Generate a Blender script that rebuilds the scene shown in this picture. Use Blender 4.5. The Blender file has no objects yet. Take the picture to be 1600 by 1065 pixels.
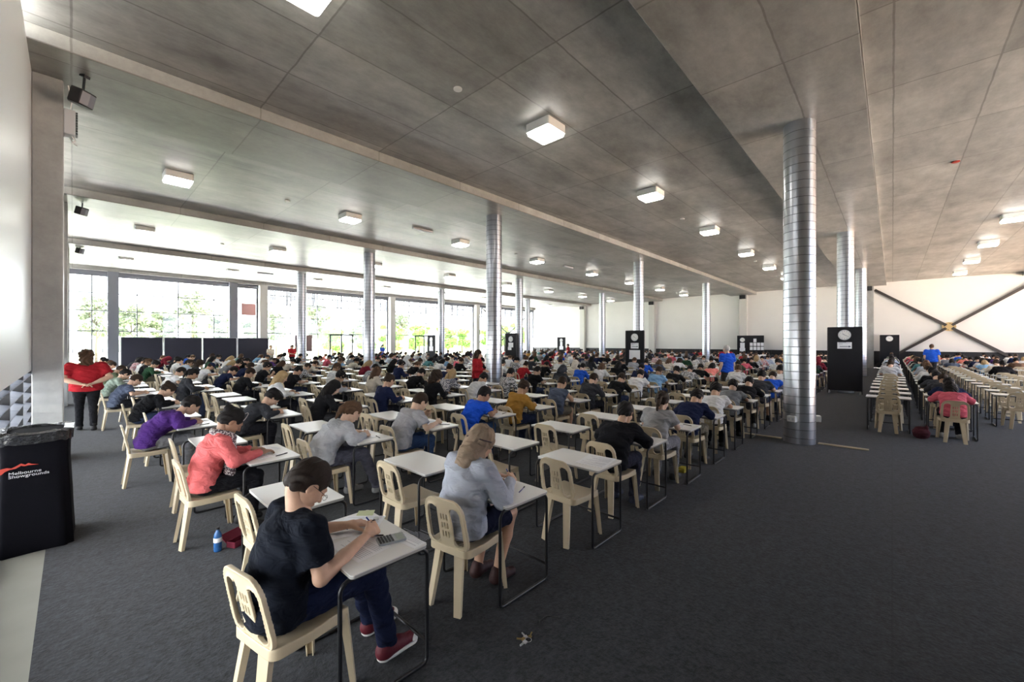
import bpy, math, random
import numpy as np
from mathutils import Vector, Matrix, Euler
random.seed(7)
rng = np.random.default_rng(7)
scene = bpy.context.scene
COL = scene.collection

# ---------------------------------------------------------------- camera, sky, exposure
YAW = math.radians(42.94)
CAM_H = 1.9
cam_d = bpy.data.cameras.new('camera')
cam_d.sensor_fit = 'HORIZONTAL'; cam_d.sensor_width = 36.0
cam_d.lens = 36.0 * 638.6 / 1600.0
cam_d.shift_y = 1.9 / 1600.0
cam_d.clip_end = 600; cam_d.clip_start = 0.05
cam = bpy.data.objects.new('camera', cam_d); COL.objects.link(cam)
cam.location = (0, 0, CAM_H)
cam.rotation_euler = (math.radians(90), 0, YAW - math.radians(90))
scene.camera = cam
scene.view_settings.view_transform = 'Standard'
scene.view_settings.look = 'None'
scene.view_settings.gamma = 1.0
scene.view_settings.use_curve_mapping = False
scene.view_settings.exposure = 0.74

world = bpy.data.worlds.new('sky'); scene.world = world
world.use_nodes = True
wn = world.node_tree.nodes; wl = world.node_tree.links
bg = wn['Background']; bg.inputs['Strength'].default_value = 9.0
wtc = wn.new('ShaderNodeTexCoord'); wsep = wn.new('ShaderNodeSeparateXYZ')
wl.new(wtc.outputs['Generated'], wsep.inputs[0])
wramp = wn.new('ShaderNodeValToRGB')
wramp.color_ramp.elements[0].position = 0.36; wramp.color_ramp.elements[0].color = (0.20, 0.23, 0.30, 1)
wramp.color_ramp.elements[1].position = 0.58; wramp.color_ramp.elements[1].color = (0.92, 0.96, 1.0, 1)
wmap = wn.new('ShaderNodeMapRange'); wmap.inputs[1].default_value = -1; wmap.inputs[2].default_value = 1
wl.new(wsep.outputs[1], wmap.inputs[0]); wl.new(wmap.outputs[0], wramp.inputs[0])
wl.new(wramp.outputs[0], bg.inputs[0])

sun_d = bpy.data.lights.new('sun', 'SUN'); sun_d.energy = 74.0; sun_d.angle = math.radians(1.5); sun_d.color = (1.0, 0.975, 0.94)
sun = bpy.data.objects.new('sun', sun_d); COL.objects.link(sun)
sun.rotation_euler = Vector((0.75, 0.20, 0.75)).to_track_quat('Z', 'Y').to_euler()

# hall grid
X0, SX, Y0, SY = 9.445, 10.48, 1.30, 8.30
SOFFIT, CEIL = 6.04, 6.27
WALL_X, GLASS_Y, LEFT_X = 40.4, 33.9, -0.43
SOUTH_Y = -10.5
LAMP_POWER = 18.0

# ---------------------------------------------------------------- materials
MATS = {}
def new_mat(name):
    m = bpy.data.materials.new(name); m.use_nodes = True; MATS[name] = m
    nt = m.node_tree; b = nt.nodes['Principled BSDF']
    return m, nt, nt.nodes, nt.links, b
def mat(name, col, rough=0.6, metal=0.0, noise=0.0, nscale=8.0, bump=0.0, bscale=60.0, spec=0.4, sheen=0.0):
    if name in MATS: return MATS[name]
    m, nt, N, L, b = new_mat(name)
    b.inputs['Base Color'].default_value = (*col, 1); b.inputs['Roughness'].default_value = rough
    b.inputs['Metallic'].default_value = metal; b.inputs['Specular IOR Level'].default_value = spec
    if sheen: b.inputs['Sheen Weight'].default_value = sheen
    tc = N.new('ShaderNodeTexCoord')
    if noise:
        n = N.new('ShaderNodeTexNoise'); n.inputs['Scale'].default_value = nscale; n.inputs['Detail'].default_value = 5
        L.new(tc.outputs['Object'], n.inputs['Vector'])
        mx = N.new('ShaderNodeMix'); mx.data_type = 'RGBA'
        mx.inputs[6].default_value = (*[c * (1 - noise) for c in col], 1)
        mx.inputs[7].default_value = (*[min(1, c * (1 + noise)) for c in col], 1)
        L.new(n.outputs[0], mx.inputs[0]); L.new(mx.outputs[2], b.inputs['Base Color'])
    if bump:
        n2 = N.new('ShaderNodeTexNoise'); n2.inputs['Scale'].default_value = bscale; n2.inputs['Detail'].default_value = 3
        L.new(tc.outputs['Object'], n2.inputs['Vector'])
        bp = N.new('ShaderNodeBump'); bp.inputs['Strength'].default_value = bump; bp.inputs['Distance'].default_value = 0.01
        L.new(n2.outputs[0], bp.inputs['Height']); L.new(bp.outputs[0], b.inputs['Normal'])
    return m
def tint_mat(name, rough=0.8, bump=0.25, bscale=90.0, sheen=0.0, pattern=None, sss=0.0, spec=0.3, folds=False):
    """fabric, skin or hair whose colour is the object's own colour property"""
    if name in MATS: return MATS[name]
    m, nt, N, L, b = new_mat(name)
    oi = N.new('ShaderNodeObjectInfo'); tc = N.new('ShaderNodeTexCoord')
    n = N.new('ShaderNodeTexNoise'); n.inputs['Scale'].default_value = bscale * 0.25; n.inputs['Detail'].default_value = 4
    L.new(tc.outputs['Object'], n.inputs['Vector'])
    mr = N.new('ShaderNodeMapRange'); mr.inputs[3].default_value = 0.82; mr.inputs[4].default_value = 1.15
    L.new(n.outputs[0], mr.inputs[0])
    vm = N.new('ShaderNodeVectorMath'); vm.operation = 'SCALE'
    L.new(oi.outputs['Color'], vm.inputs[0]); L.new(mr.outputs[0], vm.inputs['Scale'])
    out = vm.outputs[0]
    if pattern == 'check':
        ck = N.new('ShaderNodeTexChecker'); ck.inputs['Scale'].default_value = 34
        mx = N.new('ShaderNodeMix'); mx.data_type = 'RGBA'
        mx.inputs[7].default_value = (0.75, 0.75, 0.76, 1)
        L.new(tc.outputs['Object'], ck.inputs['Vector']); L.new(ck.outputs['Fac'], mx.inputs[0])
        L.new(out, mx.inputs[6]); out = mx.outputs[2]
    if pattern == 'strands':
        w = N.new('ShaderNodeTexNoise'); w.inputs['Scale'].default_value = 30; w.inputs['Detail'].default_value = 3
        mp = N.new('ShaderNodeMapping'); mp.inputs['Scale'].default_value = (6, 6, 0.7)
        L.new(tc.outputs['Object'], mp.inputs[0]); L.new(mp.outputs[0], w.inputs['Vector'])
        mr2 = N.new('ShaderNodeMapRange'); mr2.inputs[3].default_value = 0.55; mr2.inputs[4].default_value = 1.5
        L.new(w.outputs[0], mr2.inputs[0])
        v2 = N.new('ShaderNodeVectorMath'); v2.operation = 'SCALE'
        L.new(out, v2.inputs[0]); L.new(mr2.outputs[0], v2.inputs['Scale']); out = v2.outputs[0]
        bp = N.new('ShaderNodeBump'); bp.inputs['Strength'].default_value = 0.5; bp.inputs['Distance'].default_value = 0.006
        L.new(w.outputs[0], bp.inputs['Height']); L.new(bp.outputs[0], b.inputs['Normal'])
    elif pattern == 'speckle':
        v = N.new('ShaderNodeTexVoronoi'); v.inputs['Scale'].default_value = 75
        L.new(tc.outputs['Object'], v.inputs['Vector'])
        rp = N.new('ShaderNodeValToRGB'); rp.color_ramp.elements[0].color = (0.7, 0.66, 0.64, 1); rp.color_ramp.elements[0].position = 0.42
        rp.color_ramp.elements[1].color = (0.10, 0.07, 0.08, 1); rp.color_ramp.elements[1].position = 0.5
        L.new(v.outputs['Distance'], rp.inputs[0]); out = rp.outputs[0]
    elif bump:
        n2 = N.new('ShaderNodeTexNoise'); n2.inputs['Scale'].default_value = bscale; n2.inputs['Detail'].default_value = 3
        L.new(tc.outputs['Object'], n2.inputs['Vector'])
        bp = N.new('ShaderNodeBump'); bp.inputs['Strength'].default_value = bump; bp.inputs['Distance'].default_value = 0.006
        L.new(n2.outputs[0], bp.inputs['Height']); L.new(bp.outputs[0], b.inputs['Normal'])
        if folds:
            n3 = N.new('ShaderNodeTexNoise'); n3.inputs['Scale'].default_value = 7; n3.inputs['Detail'].default_value = 2; n3.inputs['Distortion'].default_value = 1.6
            m3 = N.new('ShaderNodeMapping'); m3.inputs['Scale'].default_value = (1.2, 0.8, 2.0); m3.inputs['Rotation'].default_value = (0.5, 0.3, 0.2)
            L.new(tc.outputs['Object'], m3.inputs[0]); L.new(m3.outputs[0], n3.inputs['Vector'])
            b3 = N.new('ShaderNodeBump'); b3.inputs['Strength'].default_value = 0.55; b3.inputs['Distance'].default_value = 0.05
            L.new(n3.outputs[0], b3.inputs['Height']); L.new(bp.outputs[0], b3.inputs['Normal']); L.new(b3.outputs[0], b.inputs['Normal'])
    L.new(out, b.inputs['Base Color'])
    b.inputs['Roughness'].default_value = rough; b.inputs['Specular IOR Level'].default_value = spec
    if sheen: b.inputs['Sheen Weight'].default_value = sheen
    return m

def concrete(name, base, var, px=2.4, py=1.2, joint=0.55, warm=0.0):
    m, nt, N, L, b = new_mat(name)
    geo = N.new('ShaderNodeNewGeometry')
    n1 = N.new('ShaderNodeTexNoise'); n1.inputs['Scale'].default_value = 0.55; n1.inputs['Detail'].default_value = 8; n1.inputs['Roughness'].default_value = 0.68
    mp = N.new('ShaderNodeMapping'); mp.inputs['Scale'].default_value = (1, 2.2, 1)
    L.new(geo.outputs['Position'], mp.inputs[0]); L.new(mp.outputs[0], n1.inputs['Vector'])
    n2 = N.new('ShaderNodeTexNoise'); n2.inputs['Scale'].default_value = 5; n2.inputs['Detail'].default_value = 9; n2.inputs['Roughness'].default_value = 0.75
    L.new(geo.outputs['Position'], n2.inputs['Vector'])
    br = N.new('ShaderNodeTexBrick'); br.offset = 0.0; br.inputs['Scale'].default_value = 1.0
    br.inputs['Brick Width'].default_value = px; br.inputs['Row Height'].default_value = py
    br.inputs['Mortar Size'].default_value = 0.018; br.inputs['Mortar Smooth'].default_value = 0.6
    br.inputs['Color1'].default_value = (0.82, 0.82, 0.82, 1); br.inputs['Color2'].default_value = (1.15, 1.15, 1.15, 1)
    br.inputs['Mortar'].default_value = (joint, joint, joint * 0.97, 1)
    # wobble the joints a little
    nw = N.new('ShaderNodeTexNoise'); nw.inputs['Scale'].default_value = 3; nw.inputs['Detail'].default_value = 3
    L.new(geo.outputs['Position'], nw.inputs['Vector'])
    vs = N.new('ShaderNodeVectorMath'); vs.operation = 'SCALE'; vs.inputs['Scale'].default_value = 0.03
    L.new(nw.outputs['Color'], vs.inputs[0])
    va = N.new('ShaderNodeVectorMath'); va.operation = 'ADD'
    L.new(geo.outputs['Position'], va.inputs[0]); L.new(vs.outputs[0], va.inputs[1]); L.new(va.outputs[0], br.inputs['Vector'])
    r1 = N.new('ShaderNodeMapRange'); r1.inputs[1].default_value = 0.3; r1.inputs[2].default_value = 0.7
    r1.inputs[3].default_value = 1 - var; r1.inputs[4].default_value = 1 + var
    L.new(n1.outputs[0], r1.inputs[0])
    r2 = N.new('ShaderNodeMapRange'); r2.inputs[1].default_value = 0.3; r2.inputs[2].default_value = 0.7
    r2.inputs[3].default_value = 0.88; r2.inputs[4].default_value = 1.1
    L.new(n2.outputs[0], r2.inputs[0])
    mm = N.new('ShaderNodeMath'); mm.operation = 'MULTIPLY'; L.new(r1.outputs[0], mm.inputs[0]); L.new(r2.outputs[0], mm.inputs[1])
    v1 = N.new('ShaderNodeVectorMath'); v1.operation = 'SCALE'; v1.inputs[0].default_value = base
    L.new(mm.outputs[0], v1.inputs['Scale'])
    v2 = N.new('ShaderNodeVectorMath'); v2.operation = 'MULTIPLY'; L.new(v1.outputs[0], v2.inputs[0]); L.new(br.outputs[0], v2.inputs[1])
    L.new(v2.outputs[0], b.inputs['Base Color'])
    b.inputs['Roughness'].default_value = 0.40; b.inputs['Specular IOR Level'].default_value = 0.6
    return m
M_CEIL = concrete('ceiling_concrete', (0.34, 0.335, 0.315), 0.42)
M_BEAM = concrete('beam_concrete', (0.32, 0.318, 0.295), 0.28, px=2.4, py=9.0, joint=0.6)
M_PIER = concrete('pier_concrete', (0.33, 0.335, 0.325), 0.25, px=50, py=50)
M_SCREED = mat('floor_screed', (0.24, 0.235, 0.20), 0.7, noise=0.15, nscale=3)

def carpet_mat():
    m, nt, N, L, b = new_mat('carpet')
    geo = N.new('ShaderNodeNewGeometry')
    n1 = N.new('ShaderNodeTexNoise'); n1.inputs['Scale'].default_value = 34; n1.inputs['Detail'].default_value = 3; n1.inputs['Roughness'].default_value = 0.7
    n2 = N.new('ShaderNodeTexNoise'); n2.inputs['Scale'].default_value = 11; n2.inputs['Detail'].default_value = 7; n2.inputs['Roughness'].default_value = 0.7
    for n in (n1, n2): L.new(geo.outputs['Position'], n.inputs['Vector'])
    mm = N.new('ShaderNodeMath'); mm.operation = 'ADD'; L.new(n1.outputs[0], mm.inputs[0]); L.new(n2.outputs[0], mm.inputs[1])
    rp = N.new('ShaderNodeValToRGB')
    rp.color_ramp.elements[0].position = 0.40; rp.color_ramp.elements[0].color = (0.0014, 0.0016, 0.0024, 1)
    rp.color_ramp.elements[1].position = 0.62; rp.color_ramp.elements[1].color = (0.024, 0.027, 0.035, 1)
    hf = N.new('ShaderNodeMath'); hf.operation = 'MULTIPLY'; hf.inputs[1].default_value = 0.5
    L.new(mm.outputs[0], hf.inputs[0]); L.new(hf.outputs[0], rp.inputs[0])
    # roll seams along the hall
    br = N.new('ShaderNodeTexBrick'); br.offset = 0; br.inputs['Brick Width'].default_value = 200; br.inputs['Row Height'].default_value = 2.0
    br.inputs['Scale'].default_value = 1; br.inputs['Mortar Size'].default_value = 0.006
    br.inputs['Color1'].default_value = (0.92, 0.92, 0.92, 1); br.inputs['Color2'].default_value = (1.08, 1.08, 1.08, 1); br.inputs['Mortar'].default_value = (0.6, 0.6, 0.6, 1)
    mp = N.new('ShaderNodeMapping'); mp.inputs['Rotation'].default_value = (0, 0, math.radians(90)); mp.inputs['Location'].default_value = (0, 0.45, 0)
    L.new(geo.outputs['Position'], mp.inputs[0]); L.new(mp.outputs[0], br.inputs['Vector'])
    v2 = N.new('ShaderNodeVectorMath'); v2.operation = 'MULTIPLY'; L.new(rp.outputs[0], v2.inputs[0]); L.new(br.outputs[0], v2.inputs[1])
    L.new(v2.outputs[0], b.inputs['Base Color'])
    b.inputs['Roughness'].default_value = 0.95; b.inputs['Specular IOR Level'].default_value = 0.12
    b.inputs['Sheen Weight'].default_value = 0.12; b.inputs['Sheen Roughness'].default_value = 0.6
    bp = N.new('ShaderNodeBump'); bp.inputs['Strength'].default_value = 0.6; bp.inputs['Distance'].default_value = 0.01
    L.new(n1.outputs[0], bp.inputs['Height']); L.new(bp.outputs[0], b.inputs['Normal'])
    return m
M_CARPET = carpet_mat()
def emit(name, col, s):
    m, nt, N, L, b = new_mat(name)
    b.inputs['Base Color'].default_value = (*col, 1)
    b.inputs['Emission Color'].default_value = (*col, 1); b.inputs['Emission Strength'].default_value = s
    return m
def glass_mat():
    m, nt, N, L, b = new_mat('window_glass'); N.remove(b)
    t = N.new('ShaderNodeBsdfTransparent'); t.inputs[0].default_value = (0.97, 0.975, 0.98, 1)
    g = N.new('ShaderNodeBsdfGlossy'); g.inputs['Roughness'].default_value = 0.02
    mx = N.new('ShaderNodeMixShader'); mx.inputs[0].default_value = 0.07
    L.new(t.outputs[0], mx.inputs[1]); L.new(g.outputs[0], mx.inputs[2]); L.new(mx.outputs[0], N['Material Output'].inputs[0])
    return m
M_GLASS = glass_mat()
M_WHITE = mat('white_wall', (0.74, 0.73, 0.70), 0.55, noise=0.03, nscale=1.5)
M_WPANEL = mat('white_panel', (0.68, 0.70, 0.72), 0.35, spec=0.5)
M_DARKWALL = mat('dark_wainscot', (0.012, 0.012, 0.014), 0.45)
M_LAMPBODY = mat('lamp_body', (0.75, 0.75, 0.72), 0.5)
M_LAMP = emit('lamp_diffuser', (1.0, 0.97, 0.90), LAMP_POWER)
M_BLACK = mat('black_metal', (0.010, 0.010, 0.012), 0.35, spec=0.5)
M_BLACKP = mat('black_plastic', (0.014, 0.014, 0.015), 0.5)
M_BOARD = mat('black_felt_board', (0.010, 0.010, 0.013), 0.9, noise=0.2, nscale=40)
M_SCREEN = mat('navy_felt_screen', (0.028, 0.028, 0.045), 0.9, noise=0.15, nscale=30)
M_ALU = mat('aluminium', (0.62, 0.63, 0.65), 0.4, metal=0.7)
M_GREYSTEEL = mat('grey_steel_frame', (0.17, 0.18, 0.21), 0.5, metal=0.2)
M_LIGHTFRAME = mat('light_frame', (0.55, 0.57, 0.60), 0.5)
M_DUCT = mat('galvanised_duct', (0.46, 0.48, 0.52), 0.28, metal=0.92, noise=0.16, nscale=3, bump=0.06, bscale=12)
M_SEAM = mat('duct_seam', (0.20, 0.205, 0.22), 0.4, metal=0.8)
M_CHAIR = mat('cream_plastic', (0.60, 0.50, 0.34), 0.38, noise=0.05, nscale=5, spec=0.5)
M_DESK = mat('white_laminate', (0.80, 0.80, 0.79), 0.3, noise=0.02, nscale=4, spec=0.5)
M_DESKEDGE = mat('desk_edge', (0.42, 0.41, 0.39), 0.5)
M_PAPER = mat('paper', (0.88, 0.89, 0.92), 0.75)
M_INK = mat('ink', (0.06, 0.07, 0.12), 0.7)
M_TIMBER = mat('timber_strip', (0.34, 0.29, 0.19), 0.6, noise=0.2, nscale=6)
M_WPLASTIC = mat('white_plastic', (0.8, 0.8, 0.78), 0.4)
M_BIN = mat('black_bin_cover', (0.003, 0.003, 0.005), 0.9, bump=0.3, bscale=6, spec=0.1)
M_LINER = mat('bin_liner', (0.012, 0.012, 0.014), 0.18, bump=0.9, bscale=30, spec=0.7)
M_RED = mat('red_print', (0.45, 0.05, 0.03), 0.5)
M_WPRINT = mat('white_print', (0.6, 0.6, 0.62), 0.5)
M_SKIN = tint_mat('skin', rough=0.5, bump=0.08, bscale=120, spec=0.4)
M_FABRIC = tint_mat('fabric', rough=0.95, bump=0.35, bscale=45, spec=0.12, folds=True)
M_CHECK = tint_mat('check_fabric', rough=0.95, pattern='check', spec=0.12)
M_SPECKLE = tint_mat('speckled_scarf', rough=0.95, pattern='speckle')
M_HAIR = tint_mat('hair', rough=0.6, pattern='strands', spec=0.15)
M_SHOE = tint_mat('shoe_leather', rough=0.6)
M_SOLE = mat('shoe_sole', (0.7, 0.68, 0.64), 0.6)

# ---------------------------------------------------------------- mesh helpers
def tag(o, label=None, cat=None, group=None, kind=None):
    if label: o['label'] = label
    if cat: o['category'] = cat
    if group: o['group'] = group
    if kind: o['kind'] = kind
    return o
class MB:
    def __init__(s): s.v = []; s.f = []; s.m = []; s.mi = 0
    def add(s, vs, fs):
        o = len(s.v); s.v += [tuple(v) for v in vs]; s.f += [tuple(i + o for i in f) for f in fs]; s.m += [s.mi] * len(fs); return s
    def box(s, x0, x1, y0, y1, z0, z1, M=None):
        vs = [Vector((x, y, z)) for z in (z0, z1) for y in (y0, y1) for x in (x0, x1)]
        if M is not None: vs = [M @ v for v in vs]
        return s.add(vs, [(0, 2, 3, 1), (4, 5, 7, 6), (0, 1, 5, 4), (2, 6, 7, 3), (0, 4, 6, 2), (1, 3, 7, 5)])
    def quad(s, *p): return s.add(p, [tuple(range(len(p)))])
    def tube(s, pts, r, n=8, closed=False, caps=True):
        pts = [Vector(p) for p in pts]; k = len(pts)
        rs = r if hasattr(r, '__len__') else [r] * k
        rings = []; up = Vector((0.123, 0.31, 0.94)).normalized(); prev = None
        for i, p in enumerate(pts):
            a = pts[(i - 1) % k] if (closed or i > 0) else p
            c = pts[(i + 1) % k] if (closed or i < k - 1) else p
            t = (c - a).normalized()
            u = (prev if prev is not None else up); u = (u - t * u.dot(t))
            if u.length < 1e-4: u = t.orthogonal()
            u.normalize(); prev = u; w = t.cross(u)
            rings.append([p + (u * math.cos(2 * math.pi * j / n) + w * math.sin(2 * math.pi * j / n)) * rs[i] for j in range(n)])
        vs = [v for rg in rings for v in rg]; fs = []
        for i in range(k if closed else k - 1):
            a = i * n; b2 = ((i + 1) % k) * n
            fs += [(a + j, a + (j + 1) % n, b2 + (j + 1) % n, b2 + j) for j in range(n)]
        if caps and not closed: fs += [tuple(range(n))[::-1], tuple((k - 1) * n + j for j in range(n))]
        return s.add(vs, fs)
    def lathe(s, prof, n=24, cx=0, cy=0, caps=True):
        vs = [(cx + r * math.cos(2 * math.pi * j / n), cy + r * math.sin(2 * math.pi * j / n), z) for r, z in prof for j in range(n)]
        fs = [(i * n + j, i * n + (j + 1) % n, (i + 1) * n + (j + 1) % n, (i + 1) * n + j) for i in range(len(prof) - 1) for j in range(n)]
        if caps: fs += [tuple(range(n))[::-1], tuple((len(prof) - 1) * n + j for j in range(n))]
        return s.add(vs, fs)
    def prism(s, poly, z0, z1):
        n = len(poly); vs = [(x, y, z0) for x, y in poly] + [(x, y, z1) for x, y in poly]
        return s.add(vs, [tuple(range(n))[::-1], tuple(range(n, 2 * n))] + [(i, (i + 1) % n, n + (i + 1) % n, n + i) for i in range(n)])
    def mesh(s, name, mats, smooth=False):
        me = bpy.data.meshes.new(name); me.from_pydata(s.v, [], s.f)
        for m in (mats if isinstance(mats, (list, tuple)) else [mats]): me.materials.append(m)
        me.polygons.foreach_set('material_index', s.m)
        me.polygons.foreach_set('use_smooth', [bool(smooth)] * len(s.f))
        me.update(); return me
    def build(s, name, mats, parent=None, smooth=False, loc=None, bevel=0, **k):
        o = link(name, s.mesh(name, mats, smooth), parent, loc)
        if bevel:
            md = o.modifiers.new('b', 'BEVEL'); md.width = bevel; md.segments = 2; md.limit_method = 'ANGLE'
        return tag(o, **k)
def link(name, data, parent=None, loc=None, rot=None, scale=None):
    o = bpy.data.objects.new(name, data); COL.objects.link(o)
    if parent is not None: o.parent = parent
    if loc is not None: o.location = loc
    if rot is not None: o.rotation_euler = rot
    if scale is not None: o.scale = scale
    return o
def empty(name, loc, rz=0, **k):
    o = link(name, None, None, loc, (0, 0, rz)); o.empty_display_size = 0.1
    return tag(o, **k)
KIDS = {}
def adopt(o, p): o.parent = p; return o
def copy_tree(o, parent=None, kids=None):
    c = o.copy(); COL.objects.link(c)
    if parent is not None: c.parent = parent
    for ch in list(o.children): copy_tree(ch, c)
    return c
def rrect(x0, x1, y0, y1, r, n=5):
    p = []
    for cx, cy, a in ((x1 - r, y1 - r, 0), (x0 + r, y1 - r, 90), (x0 + r, y0 + r, 180), (x1 - r, y0 + r, 270)):
        p += [(cx + r * math.cos(math.radians(a + 90 * i / n)), cy + r * math.sin(math.radians(a + 90 * i / n))) for i in range(n + 1)]
    return p
def raw_mesh(name, v, f, m, smooth=True):
    me = bpy.data.meshes.new(name)
    v = np.asarray(v, np.float32); f = np.asarray(f, np.int32)
    me.vertices.add(len(v)); me.vertices.foreach_set('co', v.ravel())
    me.loops.add(f.size); me.loops.foreach_set('vertex_index', f.ravel())
    me.polygons.add(len(f)); me.polygons.foreach_set('loop_start', np.arange(0, f.size, f.shape[1], dtype=np.int32))
    me.polygons.foreach_set('loop_total', np.full(len(f), f.shape[1], np.int32))
    me.polygons.foreach_set('use_smooth', np.full(len(f), smooth, bool))
    me.materials.append(m); me.update(calc_edges=True); me.validate(); return me

# ---------------------------------------------------------------- signed distance shapes -> meshes
class Cap:      # tapered capsule; cut = [(point, normal)] keeps the side against the normal; sq flattens it across `flat` axis
    def __init__(s, a, b, ra, rb=None, k=0.02, cut=None, sub=False, flat=None):
        s.a = np.array(a, float); s.b = np.array(b, float); s.ra = ra; s.rb = ra if rb is None else rb; s.k = k; s.cut = cut; s.sub = sub; s.flat = flat
    def box(s):
        r = max(s.ra, s.rb) * 1.05 / (min(s.flat) if s.flat else 1); return np.minimum(s.a, s.b) - r, np.maximum(s.a, s.b) + r
    def d(s, P):
        a, b = s.a, s.b
        if s.flat is not None:
            sc = np.array(s.flat); P = P * sc; a = a * sc; b = b * sc
        ab = b - a; pa = P - a; t = np.clip(pa @ ab / max(1e-9, ab @ ab), 0, 1)
        q = pa - t[..., None] * ab
        d = np.sqrt((q * q).sum(-1)) - (s.ra + (s.rb - s.ra) * t)
        return d
class Ell:
    def __init__(s, c, r, R=None, k=0.02, cut=None, sub=False):
        s.c = np.array(c, float); s.r = np.array(r, float); s.R = None if R is None else np.array(R, float); s.k = k; s.cut = cut; s.sub = sub
    def box(s): m = s.r.max(); return s.c - m, s.c + m
    def d(s, P):
        q = P - s.c
        if s.R is not None: q = q @ s.R
        k0 = np.sqrt(((q / s.r) ** 2).sum(-1)); k1 = np.sqrt(((q / s.r ** 2) ** 2).sum(-1))
        return k0 * (k0 - 1) / np.maximum(k1, 1e-6)
class Box:
    def __init__(s, c, h, rad=0.01, R=None, k=0.01, cut=None, sub=False):
        s.c = np.array(c, float); s.h = np.array(h, float); s.rad = rad; s.R = None if R is None else np.array(R, float); s.k = k; s.cut = cut; s.sub = sub
    def box(s): m = np.linalg.norm(s.h) if s.R is not None else s.h; return s.c - m, s.c + m
    def d(s, P):
        q = P - s.c
        if s.R is not None: q = q @ s.R
        q = np.abs(q) - (s.h - s.rad)
        return np.sqrt((np.maximum(q, 0) ** 2).sum(-1)) + np.minimum(q.max(-1), 0) - s.rad
def polygonise(prims, h, noise=None, allcut=None, lo=None, hi=None):
    add = [p for p in prims if not p.sub]
    L = np.min([p.box()[0] for p in add], 0) - 2.5 * h - 0.01 if lo is None else np.array(lo, float)
    H = np.max([p.box()[1] for p in add], 0) + 2.5 * h + 0.01 if hi is None else np.array(hi, float)
    n = np.maximum(4, np.ceil((H - L) / h).astype(int) + 1)
    F = np.full(n, 0.2, np.float32)
    ax = [L[i] + h * np.arange(n[i]) for i in range(3)]
    for p in prims:
        bl, bh = p.box(); mg = p.k + 3 * h + 0.012
        i0 = np.maximum(0, np.floor((bl - mg - L) / h).astype(int)); i1 = np.minimum(n, np.ceil((bh + mg - L) / h).astype(int) + 1)
        if (i1 <= i0).any(): continue
        sl = tuple(slice(a, b) for a, b in zip(i0, i1))
        P = np.stack(np.meshgrid(*[ax[i][sl[i]] for i in range(3)], indexing='ij'), -1)
        d = p.d(P)
        if p.cut:
            for c, nn in p.cut:
                nn = np.array(nn, float); nn /= np.linalg.norm(nn)
                d = np.maximum(d, (P - np.array(c, float)) @ nn)
        G = F[sl]; k = max(p.k, 1e-5)
        if p.sub:
            hh = np.clip(0.5 - 0.5 * (d + G) / k, 0, 1); F[sl] = G * (1 - hh) - d * hh + k * hh * (1 - hh)
        else:
            hh = np.clip(0.5 + 0.5 * (G - d) / k, 0, 1); F[sl] = G * (1 - hh) + d * hh - k * hh * (1 - hh)
    if noise or allcut:
        P = np.stack(np.meshgrid(*ax, indexing='ij'), -1)
        if noise: F = F + noise(P)
        for c, nn in (allcut or []):
            nn = np.array(nn, float); nn /= np.linalg.norm(nn)
            F = np.maximum(F, (P - np.array(c, float)) @ nn)
    F[0] = F[-1] = 0.1; F[:, 0] = F[:, -1] = 0.1; F[:, :, 0] = F[:, :, -1] = 0.1
    return surface_nets(F, L, h)
def surface_nets(F, L, h):
    ins = F < 0
    c = np.zeros(tuple(np.array(F.shape) - 1), np.int8)
    for dx in (0, 1):
        for dy in (0, 1):
            for dz in (0, 1):
                c += ins[dx:F.shape[0] - 1 + dx, dy:F.shape[1] - 1 + dy, dz:F.shape[2] - 1 + dz]
    act = (c > 0) & (c < 8); idx = np.full(c.shape, -1, np.int32); I = np.argwhere(act); idx[act] = np.arange(len(I))
    S = np.zeros((len(I), 3)); C = np.zeros(len(I))
    cor = [(a, b, d) for a in (0, 1) for b in (0, 1) for d in (0, 1)]
    for p in cor:
        for axx in range(3):
            if p[axx]: continue
            q = list(p); q[axx] = 1
            fa = F[I[:, 0] + p[0], I[:, 1] + p[1], I[:, 2] + p[2]]; fb = F[I[:, 0] + q[0], I[:, 1] + q[1], I[:, 2] + q[2]]
            cr = (fa < 0) != (fb < 0); t = np.where(cr, fa / np.where(cr, fa - fb, 1), 0)
            pos = np.tile(np.array(p, float), (len(I), 1)); pos[:, axx] = t
            S += pos * cr[:, None]; C += cr
    V = L + (I + S / np.maximum(C, 1)[:, None]) * h
    Q = []
    for axx in range(3):
        sl0 = [slice(1, -1)] * 3; sl1 = [slice(1, -1)] * 3; sl0[axx] = slice(0, -1); sl1[axx] = slice(1, None)
        a = ins[tuple(sl0)]; b = ins[tuple(sl1)]; E = np.argwhere(a != b)
        off = np.ones(3, int); off[axx] = 0; E = E + off
        u, v = [(1, 2), (2, 0), (0, 1)][axx]
        eu = np.zeros(3, int); eu[u] = 1; ev = np.zeros(3, int); ev[v] = 1
        g = lambda e: idx[e[:, 0], e[:, 1], e[:, 2]]
        q = np.stack([g(E - eu - ev), g(E - ev), g(E), g(E - eu)], 1)
        flip = ~ins[E[:, 0], E[:, 1], E[:, 2]]
        q[flip] = q[flip][:, ::-1]; Q.append(q)
    Q = np.concatenate(Q); Q = Q[(Q >= 0).all(1)]
    return V, Q
def join_vf(parts):
    V = []; F = []; o = 0
    for v, f in parts: V.append(v); F.append(f + o); o += len(v)
    return np.concatenate(V), np.concatenate(F)
def sdf_mesh(name, prims, h, m, noise=None, allcut=None):
    v, f = polygonise(prims, h, noise, allcut); return raw_mesh(name, v, f, m)
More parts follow.
